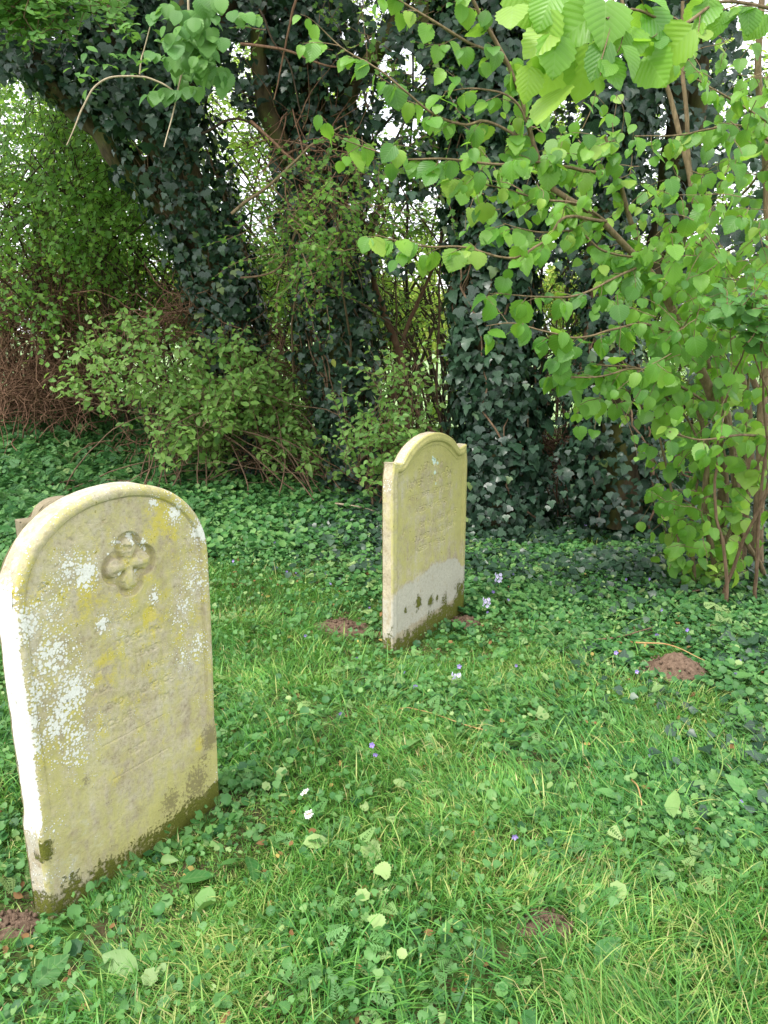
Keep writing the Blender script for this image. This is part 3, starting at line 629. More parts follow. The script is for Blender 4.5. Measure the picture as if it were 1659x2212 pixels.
def cover(name, n, y0, y1, pw, wfun, size, tpl, mat, g, hmax=.05, tilt=.5, rndf=None, clump=4.0, thr=.42, seed=0):
    x, y = scatter_ground(n, y0, y1, pw, g); P = np.stack([x, y, 0*x], -1); cl = noise(P, clump, 200+seed)
    keep = (g.random(n) < wfun(x, y)) & (cl+g.normal(0, .06, n) > thr) & ~blocked(x, y) & ~(molemask(x, y, .95) & (g.random(n) < .93)); x, y, cl = x[keep], y[keep], cl[keep]; m = len(x)
    z = gz(x, y)+g.uniform(.004, 1, m)*hmax*(.4+cl)*(.85+.15*sstep(3.0, 4.8, y)); N = np.stack([g.normal(0, tilt, m), g.normal(-.25, tilt, m), np.ones(m)], -1); D = g.normal(0, 1, (m, 3)); D[:, 2] = 0
    S = g.uniform(size[0], size[1], m); r = np.clip(g.normal(.45, .22, m)+(cl-.5)*.8, 0, 1) if rndf is None else rndf(g, m)
    return tag(leaves(name, np.stack([x, y, z], -1), N, D, S, tpl, mat, None, r, g), kind='stuff')
cover('ground_ivy_cover', 150000, 1.3, 9.6, .75, lambda x, y: zonew(x, y)*.95*sstep(9.6, 8, y+np.abs(x)*0)+.0, (.018, .042), RND, M['cover'], g, .055, .45, clump=3.0, thr=.34, seed=1)
cover('ground_ivy_patches', 9000, 1.1, 5, .6, lambda x, y: .5*sstep(1.3, 2, y), (.014, .028), RND, M['cover'], g, .06, .4, clump=2.6, thr=.56, seed=9)
cover('bank_cover', 60000, 5.2, 10.4, 1.0, lambda x, y: sstep(.2, -.8, x), (.03, .06), RND, M['cover'], g, .12, .5, clump=2.0, thr=.3, seed=2, rndf=lambda g, m: g.uniform(.25, .95, m))
def ivz(x, y): return np.clip(sstep(-.9, .1, x)*sstep(4.4, 5.1, y)+sstep(.7, 1.7, x)*sstep(1.6, 3.0, y)*.35, 0, 1)
cover('ivy_ground_cover', 70000, 1.4, 8.6, .8, lambda x, y: ivz(x, y), (.03, .065), IVY2, M['ivy'], g, .09, .5, clump=2.2, thr=.36, seed=3)
cover('weed_leaves', 34000, 1.1, 5.5, .5, lambda x, y: .35+.6*zonew(x, y), (.012, .030), LOB, M['weed'], g, .075, .55, clump=3.5, thr=.44, seed=4, rndf=lambda g, m: np.clip(g.normal(.38, .25, m), 0, 1))
cover('clover_leaves', 26000, 1.1, 5.5, .5, lambda x, y: .3+.6*zonew(x, y), (.010, .022), HAW, M['cover'], g, .07, .55, clump=4.5, thr=.46, seed=14, rndf=lambda g, m: np.clip(g.normal(.6, .25, m), 0, 1))
cover('feathery_weeds', 11000, 1.1, 5.5, .5, lambda x, y: .2+.75*zonew(x, y), (.03, .07), FERN, M['weed'], g, .07, .5, clump=2.5, thr=.48, seed=5)
cover('broad_weed_leaves', 900, 1.2, 6.5, .7, lambda x, y: .8+0*x, (.05, .11), OVAL, M['weed'], g, .06, .5, clump=2.5, thr=.45, seed=6)
cover('fallen_leaves', 1500, 1.2, 6.5, .5, lambda x, y: 1+0*x, (.015, .035), OVAL, M['dead'], g, .05, .6, clump=2.5, thr=.3, seed=7)
# cow parsley on the left bank
cover('bank_weeds', 9000, 5.2, 9.0, .7, lambda x, y: sstep(-1.2, -2.4, x), (.06, .13), FERN, M['cover'], g, .20, .6, clump=1.5, thr=.4, seed=8)

# molehills
for a, b, r, h, lab in moles:
    q = 44; th, rr = np.meshgrid(np.linspace(0, 2*math.pi, q, endpoint=False), np.linspace(0, 1, 18)); X = a+rr*np.cos(th)*r*1.25; Y = b+rr*np.sin(th)*r
    rr = rr; Z = gz(X, Y)+h*np.cos(np.clip(rr, 0, 1)*math.pi/2)**1.6*(.6+.8*noise(np.stack([X, Y, 0*X], -1), 14, 8))+(noise(np.stack([X, Y, 0*X], -1), 55, 7)-.5)*.035*(1-rr**3)-.012*rr**4
    i = np.arange(17)[:, None]*q; j = np.arange(q)[None]; j2 = (j+1) % q; F = np.stack([i+j, i+j2, i+q+j2, i+q+j], -1).reshape(-1, 4)
    V = np.stack([X, Y, Z], -1).reshape(-1, 3); o = mk('molehill' if h > .035 else 'soil_patch', *cat((V, F), *[(v, f) for v, f in clods(a, b, r, h, g)]), M['soil']); tag(o, lab, 'molehill' if h > .035 else 'soil patch')

# flowers
g = np.random.default_rng(5)
def groundpt(px, py):
    d = at(px, py, 1.0)-np.array([0, 0, CAMH]); z = 0.0
    for _ in range(6): t = (CAMH-z)/-d[2]; z = float(gz(d[0]*t, d[1]*t))
    return np.array([d[0]*t, d[1]*t, z])
def petalset(n, L, wd, cup):
    V, F = [], []
    for i in range(n):
        a = i/n*2*math.pi; c, s = math.cos(a), math.sin(a); o = len(V)
        for q, (r, ww, z) in enumerate([(.1, .2, 0), (.5, .9, cup*.5), (.85, .8, cup), (1, .2, cup*1.1)]):
            for sg in (-1, 1): V.append((c*r*L-s*sg*ww*wd/2, s*r*L+c*sg*ww*wd/2, z*L))
        for q in range(3): F.append((o+2*q, o+2*q+1, o+2*q+3, o+2*q+2))
    return np.array(V), np.array(F)
PV, PF = petalset(5, .014, .011, .45)
SV_, SF_ = tubes([np.array([(0, 0, 0), (.004, 0, .03), (0, .003, .058), (.003, .006, .066)])], [.0012], 4)
pm = None; sm_ = None
spots = [(618, 1240), (640, 1243), (667, 1238), (700, 1250), (598, 1232), (1045, 1248), (1062, 1290), (1080, 1255), (1098, 1305), (1112, 1250), (1165, 1252), (1052, 1330), (498, 1222), (1260, 1142), (1352, 1262), (1345, 1167), (1290, 1262), (1420, 1385), (1480, 1378), (1570, 1430), (1580, 1470),
         (1590, 1440), (995, 1462), (870, 1462), (775, 1430), (715, 1268), (760, 1215), (800, 1318), (806, 1640), (812, 1648), (735, 1555), (1105, 1835), (1410, 1650), (1600, 1755), (1110, 1450), (1400, 1265), (560, 1160), (590, 1180), (545, 1150), (1330, 1430), (1375, 1470), (660, 1385), (900, 1500), (1425, 1335)]
for i, (px, py) in enumerate(spots):
    p = groundpt(px, py+9); p[2] += .012; r = empty('violet_flower', p, 'tiny purple flower on a thin stalk low among the ground leaves', 'flower', 'small purple flowers dotted through the ground cover')
    if pm is None:
        tv = PV.copy(); tv = np.stack([tv[:, 0], tv[:, 2]*-1, tv[:, 1]*1.0+.066], -1); a_ = mk('petals', tv, PF, M['violet'], r, smooth=True); b_ = mk('stalk', SV_, SF_, M['green_stalk'], r); pm, sm_ = a_.data, b_.data
    else:
        for nm, me in (('petals', pm), ('stalk', sm_)): c = link(bpy.data.objects.new(nm, me)); c.parent = r
    r.rotation_euler = (g.uniform(-.4, .3), g.uniform(-.3, .3), g.uniform(-.9, .9)); sz = g.uniform(.5, .85); r.scale = (sz, sz, sz)
# pale milkmaid-like flower heads right of the second stone
fpv, fpf = petalset(4, .011, .012, .3)
for i, (px, py, lab) in enumerate([(1075, 1262, 'pale lilac flower spike right of the shouldered headstone, tallest of the lilac spikes'), (1050, 1300, 'short pale lilac flower spike close to the foot of the shouldered headstone'), (985, 1458, 'lone pale flower spike in the grass in front of the shouldered headstone')]):
    p = groundpt(px, py+30); r = empty('lilac_flower_spike', p, lab, 'flower'); ht = (.15, .10, .07)[i]
    V, F = tubes([smoothpath([(0, 0, 0), (.01, 0, ht*.5), (0, .01, ht)], 8)], [np.full(8, .0016)], 5); mk('stalk', V, F, M['green_stalk'], r); vf = []
    for k in range(11):
        a = k*2.4; c, s = math.cos(a), math.sin(a); off = np.array([c*.016, s*.016, ht-.045+k*.005]); q = fpv.copy(); q = np.stack([q[:, 0]*abs(s)+q[:, 2]*c, -q[:, 0]*c*.5+q[:, 2]*s-.004, q[:, 1]], -1); vf.append((q+off, fpf))
    V, F = cat(*vf); mk('petals', V, F, M['lilac'], r)
    LV = np.array([[0, 0, .03], [0, 0, .045], [0, 0, .06]]); leaves('leaves', LV, np.array([[0, -.3, 1.]]*3), np.array([[1, .2, 0], [-1, .4, 0], [.2, -1, 0.]]), .04, LOB, M['weed'], r)
dv, df = petalset(13, .017, .006, .15)
for px, py, lab in [(676, 1742, 'small ragged white daisy head, upper of the two in the lawn'), (682, 1782, 'larger ragged white daisy head, lower of the two in the lawn')]:
    p = groundpt(px, py+14); p[2] += .03; r = empty('daisy', p, lab, 'flower'); r.rotation_euler = (-.5, .2, g.random()*6)
    V, F = tubes([smoothpath([(0, 0, 0), (.004, 0, .03), (0, 0, .05)], 6)], [np.full(6, .0014)], 5); mk('stalk', V, F, M['green_stalk'], r)
    q = dv.copy(); q[:, 2] += .05+np.random.default_rng(int(px)).uniform(-.004, .004, len(q)); mk('petals', q, df, M['white'], r)
    V, F = tubes([np.array([(0, 0, .047), (0, 0, .052), (0, 0, .0545)])], [np.array([.005, .005, .001])], 8); mk('flower_centre', V, F, M['straw'], r)
# big single leaves lying in the lawn
for px, py, S, tpl, mt, az, lab in [(655, 1850, .085, OVAL, 'weed', 1.3, 'broad glossy green leaf lying in the lawn below the two daisies'), (848, 1712, .055, OVAL, 'weed', 1.8, 'pale serrated leaf standing up in the middle of the lawn'), (820, 1925, .05, LOB, 'weed', .4, 'pale round lobed leaf lying flat in the lawn'),
                           (790, 1850, .07, LOB, 'weed', 2.6, 'torn pale leaf turned underside up in the lawn'), (1155, 1560, .06, LOB, 'weed', 2.2, 'pale three-pointed leaf standing out of the grass right of centre'), (626, 1855, .022, OVAL, 'dead', .4, 'small rust-brown dead leaf beside the broad glossy leaf'),
                           (800, 2035, .045, LOB, 'weed', .9, 'bright yellow-green lobed leaf in the lower lawn'), (1320, 1965, .05, RND, 'weed', .9, 'pale scalloped round leaf in the lower right lawn')]:
    p = groundpt(px, py); p[2] += .045; o = leaves('loose_leaf', np.zeros((1, 3)), np.array([[.1, -.5, 1.0]]), np.array([[math.sin(az), math.cos(az), 0]]), S, tpl, M[mt], None, np.array([.95 if mt == 'weed' else .3]), g); o.location = tuple(p); tag(o, lab, 'leaf')

def stick(name, pts, r, mat, lab, side=0):
    P = [groundpt(a, b)+np.array([0, 0, c]) for a, b, c in pts]; base = P[0].copy(); Q = smoothpath(P, 22, .012, side)-base; ps, rs = [Q], [np.linspace(r, r*.45, 22)]
    gg = np.random.default_rng(side)
    for k in range(side % 4):
        i = gg.integers(5, 17); d = nrm(np.gradient(Q, axis=0))[i]; d = nrm(d+np.array([d[1], -d[0], .2])*gg.choice([-1, 1])); ps.append(np.stack([Q[i], Q[i]+d*.05, Q[i]+d*.09+np.array([0, 0, .01])])); rs.append(np.array([r*.5, r*.4, r*.2]))
    V, F = tubes(ps, rs, 6); o = mk(name, V, F, M[mat]); o.location = tuple(base); return tag(o, lab, 'stick')
stick('fallen_twig', [(1248, 1398, .03), (1330, 1392, .04), (1412, 1374, .055)], .007, 'twig', 'brown twig with a pale orange broken end lying above the molehill', 2)
stick('straw_stem', [(1370, 1425, .09), (1440, 1432, .10), (1520, 1450, .06)], .0045, 'straw', 'dry straw-coloured stem lying across the molehill', 4)
stick('fallen_stick', [(712, 1105, .07), (760, 1112, .08), (812, 1118, .05)], .012, 'pale', 'pale stick with peeling bark at the hedge foot behind the headstones', 5)
stick('fallen_twig', [(1190, 1125, .05), (1240, 1130, .06), (1302, 1125, .05)], .007, 'twig', 'thin crooked twig on the dark ivy in front of the hedge', 6)
stick('fallen_branch', [(1430, 1290, .03), (1500, 1262, .05), (1560, 1258, .06), (1590, 1255, .03)], .008, 'twig', 'curved fallen branch under the hazel, upper of the pair', 7)
stick('fallen_branch', [(1485, 1290, .03), (1530, 1286, .04), (1580, 1285, .03)], .007, 'twig', 'short straight fallen branch under the hazel, lower of the pair', 8)
stick('straw_stem', [(1362, 1712, .05), (1378, 1748, .08), (1392, 1790, .03)], .0035, 'straw', 'bent straw stalk standing in the weeds on the right', 4)
stick('dry_flower_stalk', [(1530, 1740, .03), (1555, 1690, .10), (1500, 1640, .16)], .003, 'green_stalk', 'long green fern-like stalk leaning through the weeds on the right', 9)
stick('straw_stem', [(1800-750, 1598, .04), (880, 1550, .05), (845, 1552, .02)], .003, 'straw', 'thin yellow grass stem lying in the middle of the lawn', 4)

# ------------------------------------------------------------------ foliage builders
def sprays(P, nl, size, g, mode='side', t0=.15, face=(0, -1, .35)):
    """leaves along twigs P (m,k,3): returns positions, normals, tip directions, sizes"""
    m, k, _ = P.shape; T = nrm(np.gradient(P, axis=1)); t = np.linspace(t0, 1, nl)*(k-1); i = np.minimum(t.astype(int), k-2); f = (t-i)[None, :, None]
    Q = P[:, i]*(1-f)+P[:, i+1]*f; TT = T[:, i]; sgn = np.where(np.arange(nl) % 2 == 0, 1, -1)[None, :, None]
    side = nrm(np.cross(TT, np.array([0, 0, 1.]))+g.normal(0, .25, Q.shape))*sgn; up = np.array([0, 0, 1.]); r = g.normal(0, 1, Q.shape)
    if mode == 'side': D = side*.9+TT*.55+r*.25; N = up*.9+np.array(face)*.5+r*.4
    elif mode == 'hang': D = side*.38+TT*.25-up*.85+r*.16; N = np.array(face)*.9+side*.35+r*.30+up*.15
    elif mode == 'tuft': D = TT*.9+side*.8+r*.3; N = up*.6+np.array(face)*.6+r*.5
    S = g.uniform(size[0], size[1], (m, nl))*np.linspace(1.0, .72, nl)[None]
    Q = Q+nrm(D)*.008
    return Q.reshape(-1, 3), N.reshape(-1, 3), D.reshape(-1, 3), S.ravel()
HOLES = [(470, 270, 50, 110, .6), (500, 350, 40, 60, .8), (905, 650, 62, 120, .93), (880, 760, 50, 80, .8), (860, 880, 45, 60, .6), (690, 900, 48, 50, .85), (640, 650, 40, 60, .5), (380, 760, 40, 80, .6), (1240, 640, 55, 50, .85), (1130, 250, 25, 90, .5), (1300, 330, 120, 60, .55),
         (1290, 140, 70, 60, .5), (1400, 90, 60, 60, .55), (1450, 240, 60, 60, .45), (20, 410, 50, 60, .75), (60, 480, 60, 50, .5), (60, 710, 50, 40, .6), (250, 740, 50, 40, .35), (130, 140, 70, 60, .4), (1180, 480, 60, 50, .6), (1480, 520, 60, 40, .6), (1250, 900, 60, 30, .6), (1480, 960, 40, 40, .8), (1400, 500, 50, 40, .5), (540, 420, 40, 60, .6), (490, 110, 50, 60, .45), (730, 220, 40, 60, .4), (1010, 250, 40, 30, .3), (1620, 130, 60, 90, .6), (1560, 200, 50, 60, .4)]
_hg = np.random.default_rng(99)
HOLES += [(_hg.uniform(0, 1659), _hg.uniform(-20, 440), _hg.uniform(10, 30), _hg.uniform(12, 36), _hg.uniform(.8, 1)) for _ in range(150)]
def holes(P, k=1.0):
    px, py = project(P); q = np.ones(len(P))
    for a, b, rx, ry, s in HOLES: q = q*(1-min(1, s*k)*np.exp(-(((px-a)/rx)**2+((py-b)/ry)**2)**1.5))
    return q
def cloudpts(n, ell, Y, g, clump=1.6, thr=.45, hk=1.0, seed=0):
    """points in screen-sized ellipses (px,py,rx,ry,weight) spread over a depth range, gathered into clumps"""
    w_ = np.array([e[2]*e[3]*e[4] for e in ell]); c = g.choice(len(ell), n, p=w_/w_.sum()); E_ = np.array(ell)[c]
    r = np.sqrt(g.random(n)); a = g.random(n)*2*math.pi; px = E_[:, 0]+E_[:, 2]*r*np.cos(a); py = E_[:, 1]+E_[:, 3]*r*np.sin(a)
    P = at(px, py, g.uniform(Y[0], Y[1], n)); cl = noise(P, clump, 300+seed, 4)
    keep = (cl > thr+g.normal(0, .035, n)) & (g.random(n) < holes(P, hk)) & (P[:, 2] > gz(P[:, 0], P[:, 1])+.02); return P[keep]
def hangleaves(name, P, size, tpl, mat, root, g, out=None, rmean=.4, rs=.25):
    m = len(P); N = g.normal(0, .45, (m, 3))+(np.array([0, -.75, .45]) if out is None else out); D = g.normal(0, .35, (m, 3))+np.array([0, -.15, -1.0])
    r = np.clip((noise(P, 1.1, 44)-.5)*.9+g.normal(rmean, rs, m), 0, 1); return leaves(name, P, N, D, g.uniform(size[0], size[1], m)*g.choice([.8, 1, 1.25], m), tpl, M[mat], root, r, g)
def ivy_coat(name, path, rad, n, root, g, size=(.04, .075), mat='ivy', tpl=None, t0=0.0, t1=1.0, bare=None, puff=.10):
    K = 120; Q = smoothpath(path, K); rr = np.interp(np.linspace(0, 1, K), np.linspace(0, 1, len(rad)), rad); t = g.uniform(t0, t1, n)*(K-1); i = np.minimum(t.astype(int), K-2); f = (t-i)[:, None]
    C = Q[i]*(1-f)+Q[i+1]*f; T = nrm(Q[i+1]-Q[i]); A = nrm(np.cross(T, np.array([0, 1., .01]))); B = np.cross(T, A); a = g.random(n)*2*math.pi
    rv = A*np.cos(a)[:, None]+B*np.sin(a)[:, None]; lump = noise(C+rv*rr[i][:, None], 3.2, 71)
    R_ = rr[i]*(1+.5*(lump-.5))+puff*g.random(n)**1.7*(.4+1.2*lump); P = C+rv*R_[:, None]; keep = np.ones(n, bool) if bare is None else ~bare(P, rv)
    keep &= P[:, 2] > gz(P[:, 0], P[:, 1])+.01; P, rv, m = P[keep], rv[keep], keep.sum()
    N = rv+g.normal(0, .46, (m, 3))+np.array([0, 0, .3]); D = g.normal(0, .3, (m, 3))+np.array([0, 0, -1.]); r = np.clip((noise(P, 1.5, 44)-.5)*.9+g.normal(.40, .26, m), 0, 1)
    return leaves(name, P, N, D, g.uniform(size[0]*.8, size[1], m)*np.where(g.random(m) < .10, 1.5, 1)*(.7+.6*noise(P, 2.1, 73)), tpl or IVY, M[mat], root, r, g)
def climbers(path, rad, root, g, n=26):
    K = 60; Q = smoothpath(path, K); rr = np.interp(np.linspace(0, 1, K), np.linspace(0, 1, len(rad)), rad); T = nrm(np.gradient(Q, axis=0)); A = nrm(np.cross(T, np.array([0, 1., .01]))); B = np.cross(T, A); ps = []
    for k in range(n):
        a0 = g.random()*6.28; i0 = g.integers(0, K//2); i1 = min(K-1, i0+g.integers(12, 30)); ii = np.arange(i0, i1); a = a0+np.cumsum(g.normal(0, .13, len(ii))); R_ = rr[ii]*g.uniform(.92, 1.25)
        ps.append(Q[ii]+(A[ii]*np.cos(a)[:, None]+B[ii]*np.sin(a)[:, None])*R_[:, None])
    V, F = tubes(ps, [np.linspace(.009, .004, len(p)) for p in ps], 5); mk('ivy_stems', V, F, M['twig'], root)
def pp(pts): return np.array([at(a, b, c) for a, b, c in pts])
def part_tube(name, pts, r, mat, root, n=14, k=40, wob=.03, rough=.35, seed=0):
    Q = smoothpath(pts, k, wob, seed); V, F = tubes([Q], [np.interp(np.linspace(0, 1, k), np.linspace(0, 1, len(r)), r)], n, rough); return mk(name, V, F, M[mat], root)
def tree_root(name, base, label, cat_, group=None):
    return empty(name, (base[0], base[1], float(gz(base[0], base[1]))), label, cat_, group)

# ---- leaning ivy tree
g = np.random.default_rng(21)
pathA = pp([(548, 1010, 7.9), (535, 860, 7.85), (500, 700, 7.7), (455, 540, 7.5), (400, 400, 7.3), (335, 280, 7.1), (270, 130, 6.95), (220, 0, 6.8), (150, -220, 6.7)])
rA = tree_root('ivy_tree', pathA[0], 'leaning ivy-clad tree with a bare mossy limb reaching up to the top left corner', 'tree')
part_tube('trunk', pathA, [.26, .22, .19, .17, .16, .15, .12, .10, .06], 'bark', rA)
part_tube('limb', pp([(455, 560, 7.5), (395, 490, 7.42), (330, 410, 7.4), (262, 350, 7.3), (215, 265, 7.2), (130, 185, 7.1), (60, 120, 7.0), (-60, 60, 6.9)]), [.09, .10, .11, .10, .11, .10, .09, .08], 'bark', rA, seed=3, wob=.10, rough=.7)
part_tube('limb', pp([(420, 420, 7.2), (398, 260, 7.0), (392, 120, 6.9), (396, -60, 6.8)]), [.075, .06, .05, .04], 'stem', rA, seed=5, wob=.02)
part_tube('limb', pp([(350, 300, 7.1), (430, 160, 7.3), (500, 20, 7.4), (540, -120, 7.5)]), [.09, .07, .06, .04], 'bark', rA, seed=6)
def bareA(P, rv):
    px, py = project(P); return ((np.hypot(px-525, py-800) < 55) & (rv[:, 0] > -.1)) | ((px < 395-(380-py)*.35-55) & (np.abs(py-360) < 100) & (g.random(len(P)) < .5))
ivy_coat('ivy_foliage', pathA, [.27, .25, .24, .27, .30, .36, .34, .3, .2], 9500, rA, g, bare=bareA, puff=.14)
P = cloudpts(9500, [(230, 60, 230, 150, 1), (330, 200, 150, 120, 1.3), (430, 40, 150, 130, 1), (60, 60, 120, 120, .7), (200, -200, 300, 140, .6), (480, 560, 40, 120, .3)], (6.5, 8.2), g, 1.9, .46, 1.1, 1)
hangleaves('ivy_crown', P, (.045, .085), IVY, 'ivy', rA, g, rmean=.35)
ivy_coat('ivy_foliage', pp([(330, 410, 7.4), (262, 350, 7.3), (215, 265, 7.2), (130, 185, 7.1), (60, 120, 7.0), (-60, 60, 6.9)]), [.14, .13, .13, .13, .12, .1], 1300, rA, g, puff=.12, bare=lambda P, rv: (noise(P, 2.5, 91) < .47))
climbers(pathA, [.27, .25, .24, .27, .28, .30, .28, .25, .2], rA, g)
settle(rA)

# ---- middle ivy tree
g = np.random.default_rng(22)
pathB = pp([(770, 1085, 7.2), (760, 950, 7.2), (735, 800, 7.25), (715, 600, 7.3), (700, 430, 7.3), (690, 250, 7.3), (650, 60, 7.3), (600, -200, 7.2)])
rB = tree_root('ivy_tree', pathB[0], 'upright ragged ivy-clad tree between the leaning one and the thick ivy pillar', 'tree')
part_tube('trunk', pathB, [.2, .17, .15, .14, .13, .11, .09, .06], 'bark', rB, seed=11)
part_tube('limb', pp([(700, 470, 7.3), (600, 300, 7.1), (560, 150, 7.0), (570, -80, 7.0)]), [.09, .08, .06, .05], 'bark', rB, seed=12)
part_tube('limb', pp([(700, 380, 7.3), (760, 200, 7.2), (850, 60, 7.1), (900, -100, 7.0)]), [.08, .07, .06, .04], 'bark', rB, seed=13)
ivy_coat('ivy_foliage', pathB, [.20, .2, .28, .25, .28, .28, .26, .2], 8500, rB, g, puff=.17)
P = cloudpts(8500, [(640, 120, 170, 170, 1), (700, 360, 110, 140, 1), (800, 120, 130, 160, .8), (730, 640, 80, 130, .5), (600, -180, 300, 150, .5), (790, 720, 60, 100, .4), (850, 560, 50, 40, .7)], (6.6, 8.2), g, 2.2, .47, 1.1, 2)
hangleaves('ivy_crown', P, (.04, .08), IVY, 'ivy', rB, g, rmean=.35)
leaves('yellow_leaf', pp([(718, 775, 6.75)]), np.array([[0, -1, .3]]), np.array([[.3, 0, -1]]), .075, OVAL, M['far'], rB, np.array([1.0]), g)
for i, (pts, r, mt) in enumerate([([(640, 0, 6.2), (617, 105, 6.25), (588, 214, 6.3)], .010, 'redtwig'), ([(520, 95, 6.3), (617, 112, 6.2), (696, 135, 6.2), (750, 142, 6.3)], .012, 'redtwig'), ([(542, 262, 6.5), (630, 340, 6.4), (719, 415, 6.5), (812, 503, 6.9), (850, 560, 7)], .012, 'redtwig'),
                       ([(500, 462, 6.0), (600, 380, 6.0), (665, 318, 6.1), (735, 270, 6.2)], .013, 'stem'), ([(520, 600, 6.4), (600, 580, 6.4), (640, 500, 6.4), (720, 410, 6.5)], .009, 'twig'), ([(560, 20, 6.4), (590, 90, 6.4), (630, 150, 6.4), (660, 280, 6.4)], .009, 'darktwig'),
                       ([(430, 290, 6.8), (520, 260, 6.8), (590, 330, 6.9), (620, 420, 7)], .012, 'darktwig')]):
    V, F = tubes([smoothpath(pp(pts), 20, .03, i)], [np.linspace(r, r*.5, 20)], 5); mk('branch', V, F, M[mt], rB)
c0 = at(g.uniform(600, 760, 90), g.uniform(230, 460, 90), g.uniform(6.5, 7.2, 90)); V, F = twigs(wander(c0, g.normal(0, 1, (90, 3))*[1, .4, 1]+[0, 0, -.3], g.uniform(.4, 1.0, 90), 8, .5, .4, g), .006); mk('twig_tangle', V, F, M['redtwig'], rB)
climbers(pathB, [.20, .2, .28, .25, .28, .28, .26, .2], rB, g)
settle(rB)

# ---- thick ivy pillar tree
g = np.random.default_rng(23)
pathC = pp([(1085, 1150, 6.15), (1080, 1000, 6.15), (1068, 800, 6.15), (1058, 600, 6.15), (1060, 400, 6.1), (1050, 200, 6.0), (1040, 30, 5.95), (1030, -220, 5.9)])
rC = tree_root('ivy_tree', pathC[0], 'thick ivy pillar tree standing just behind the shouldered headstone', 'tree')
part_tube('trunk', pathC, [.26, .22, .2, .19, .17, .15, .13, .1], 'bark', rC, seed=21)
part_tube('limb', pp([(1060, 420, 6.1), (980, 260, 6.3), (930, 60, 6.5), (900, -150, 6.6)]), [.10, .08, .07, .05], 'bark', rC, seed=22)
part_tube('limb', pp([(1060, 330, 6.1), (1130, 180, 6.2), (1190, 20, 6.3), (1230, -150, 6.4)]), [.10, .08, .07, .05], 'bark', rC, seed=23)
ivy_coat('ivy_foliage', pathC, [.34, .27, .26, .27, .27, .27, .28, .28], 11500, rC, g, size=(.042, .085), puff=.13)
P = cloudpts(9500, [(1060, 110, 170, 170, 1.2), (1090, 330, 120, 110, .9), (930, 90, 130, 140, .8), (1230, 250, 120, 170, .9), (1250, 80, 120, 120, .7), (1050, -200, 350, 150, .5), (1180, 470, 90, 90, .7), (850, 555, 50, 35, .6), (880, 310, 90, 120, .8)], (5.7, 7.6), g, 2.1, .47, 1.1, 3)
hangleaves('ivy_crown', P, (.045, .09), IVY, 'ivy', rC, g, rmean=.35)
climbers(pathC, [.34, .27, .26, .27, .27, .27, .28, .28], rC, g)
settle(rC)

# ---- ivy thicket on the right behind the hazel
g = np.random.default_rng(24)
pathD = pp([(1345, 1135, 5.9), (1340, 1020, 5.9), (1330, 900, 5.9), (1310, 760, 5.95), (1290, 600, 6.0), (1330, 400, 6.1), (1380, 200, 6.1), (1420, 0, 6.1), (1450, -200, 6.1)])
rD = tree_root('ivy_tree', pathD[0], 'low bushy ivy-smothered trunk between the ivy pillar and the hazel stems', 'tree')
part_tube('trunk', pathD, [.14, .13, .12, .10, .09, .08, .07, .06, .05], 'bark', rD, seed=31)
for i, (a, b) in enumerate(((1470, 1508), (1508, 1545))):
    part_tube('limb', pp([(1400+i*40, 620, 6.6), (a-10, 300, 6.5), (a, 100, 6.4), (a+5, -120, 6.3)]), [.07, .08, .075, .06], 'bark', rD, seed=33+i)
ivy_coat('ivy_foliage', pathD, [.30, .28, .22, .08, .06, .08, .10, .10, .10], 5200, rD, g, puff=.16)
P = cloudpts(12500, [(1330, 1000, 110, 130, 1.0), (1210, 1040, 70, 80, .6), (1220, 800, 90, 60, .35), (1400, 120, 230, 150, 1), (1350, 380, 170, 130, 1), (1560, 300, 120, 220, 1), (1380, 620, 150, 120, .8), (1590, 700, 110, 250, .7), (1450, -180, 350, 150, .5), (1540, 1020, 120, 140, .5), (1280, 560, 90, 90, .6)], (5.6, 8.0), g, 2.1, .475, 1.1, 4)
hangleaves('ivy_crown', P, (.04, .08), IVY, 'ivy', rD, g, rmean=.35)
# dangling bare ivy stems in the dark
c0 = at(g.uniform(1170, 1330, 60), g.uniform(650, 800, 60), g.uniform(6.2, 7.0, 60)); V, F = twigs(wander(c0, g.normal(0, .35, (60, 3))+[0, 0, -1], g.uniform(.6, 1.4, 60), 8, .35, .3, g), .006); mk('ivy_stems', V, F, M['twig'], rD)
climbers(pathD, [.30, .28, .22, .08, .06, .08, .10, .10, .10], rD, g)
settle(rD)

g = np.random.default_rng(61)
for root, x0 in ((rA, -3.6), (rB, -1.4), (rC, .9), (rD, 2.9)):
    n_ = 3400; P = np.stack([g.normal(x0, 1.1, n_), g.uniform(4.6, 9.5, n_), g.uniform(4.3, 7.6, n_)], -1); P = P[(noise(P, .9, 88) > .46) & (P[:, 2] > 1.55+P[:, 1]*.42)]
    m = len(P); o = leaves('shading_crown', P, g.normal(0, .6, (m, 3))+[0, 0, 1], g.normal(0, 1, (m, 3)), g.uniform(.10, .18, m), IVY2, M['ivy'], root, None, g)  # unseen crown leaves added above the frame to shade hedge and ground
    o.matrix_parent_inverse = root.children[0].matrix_parent_inverse
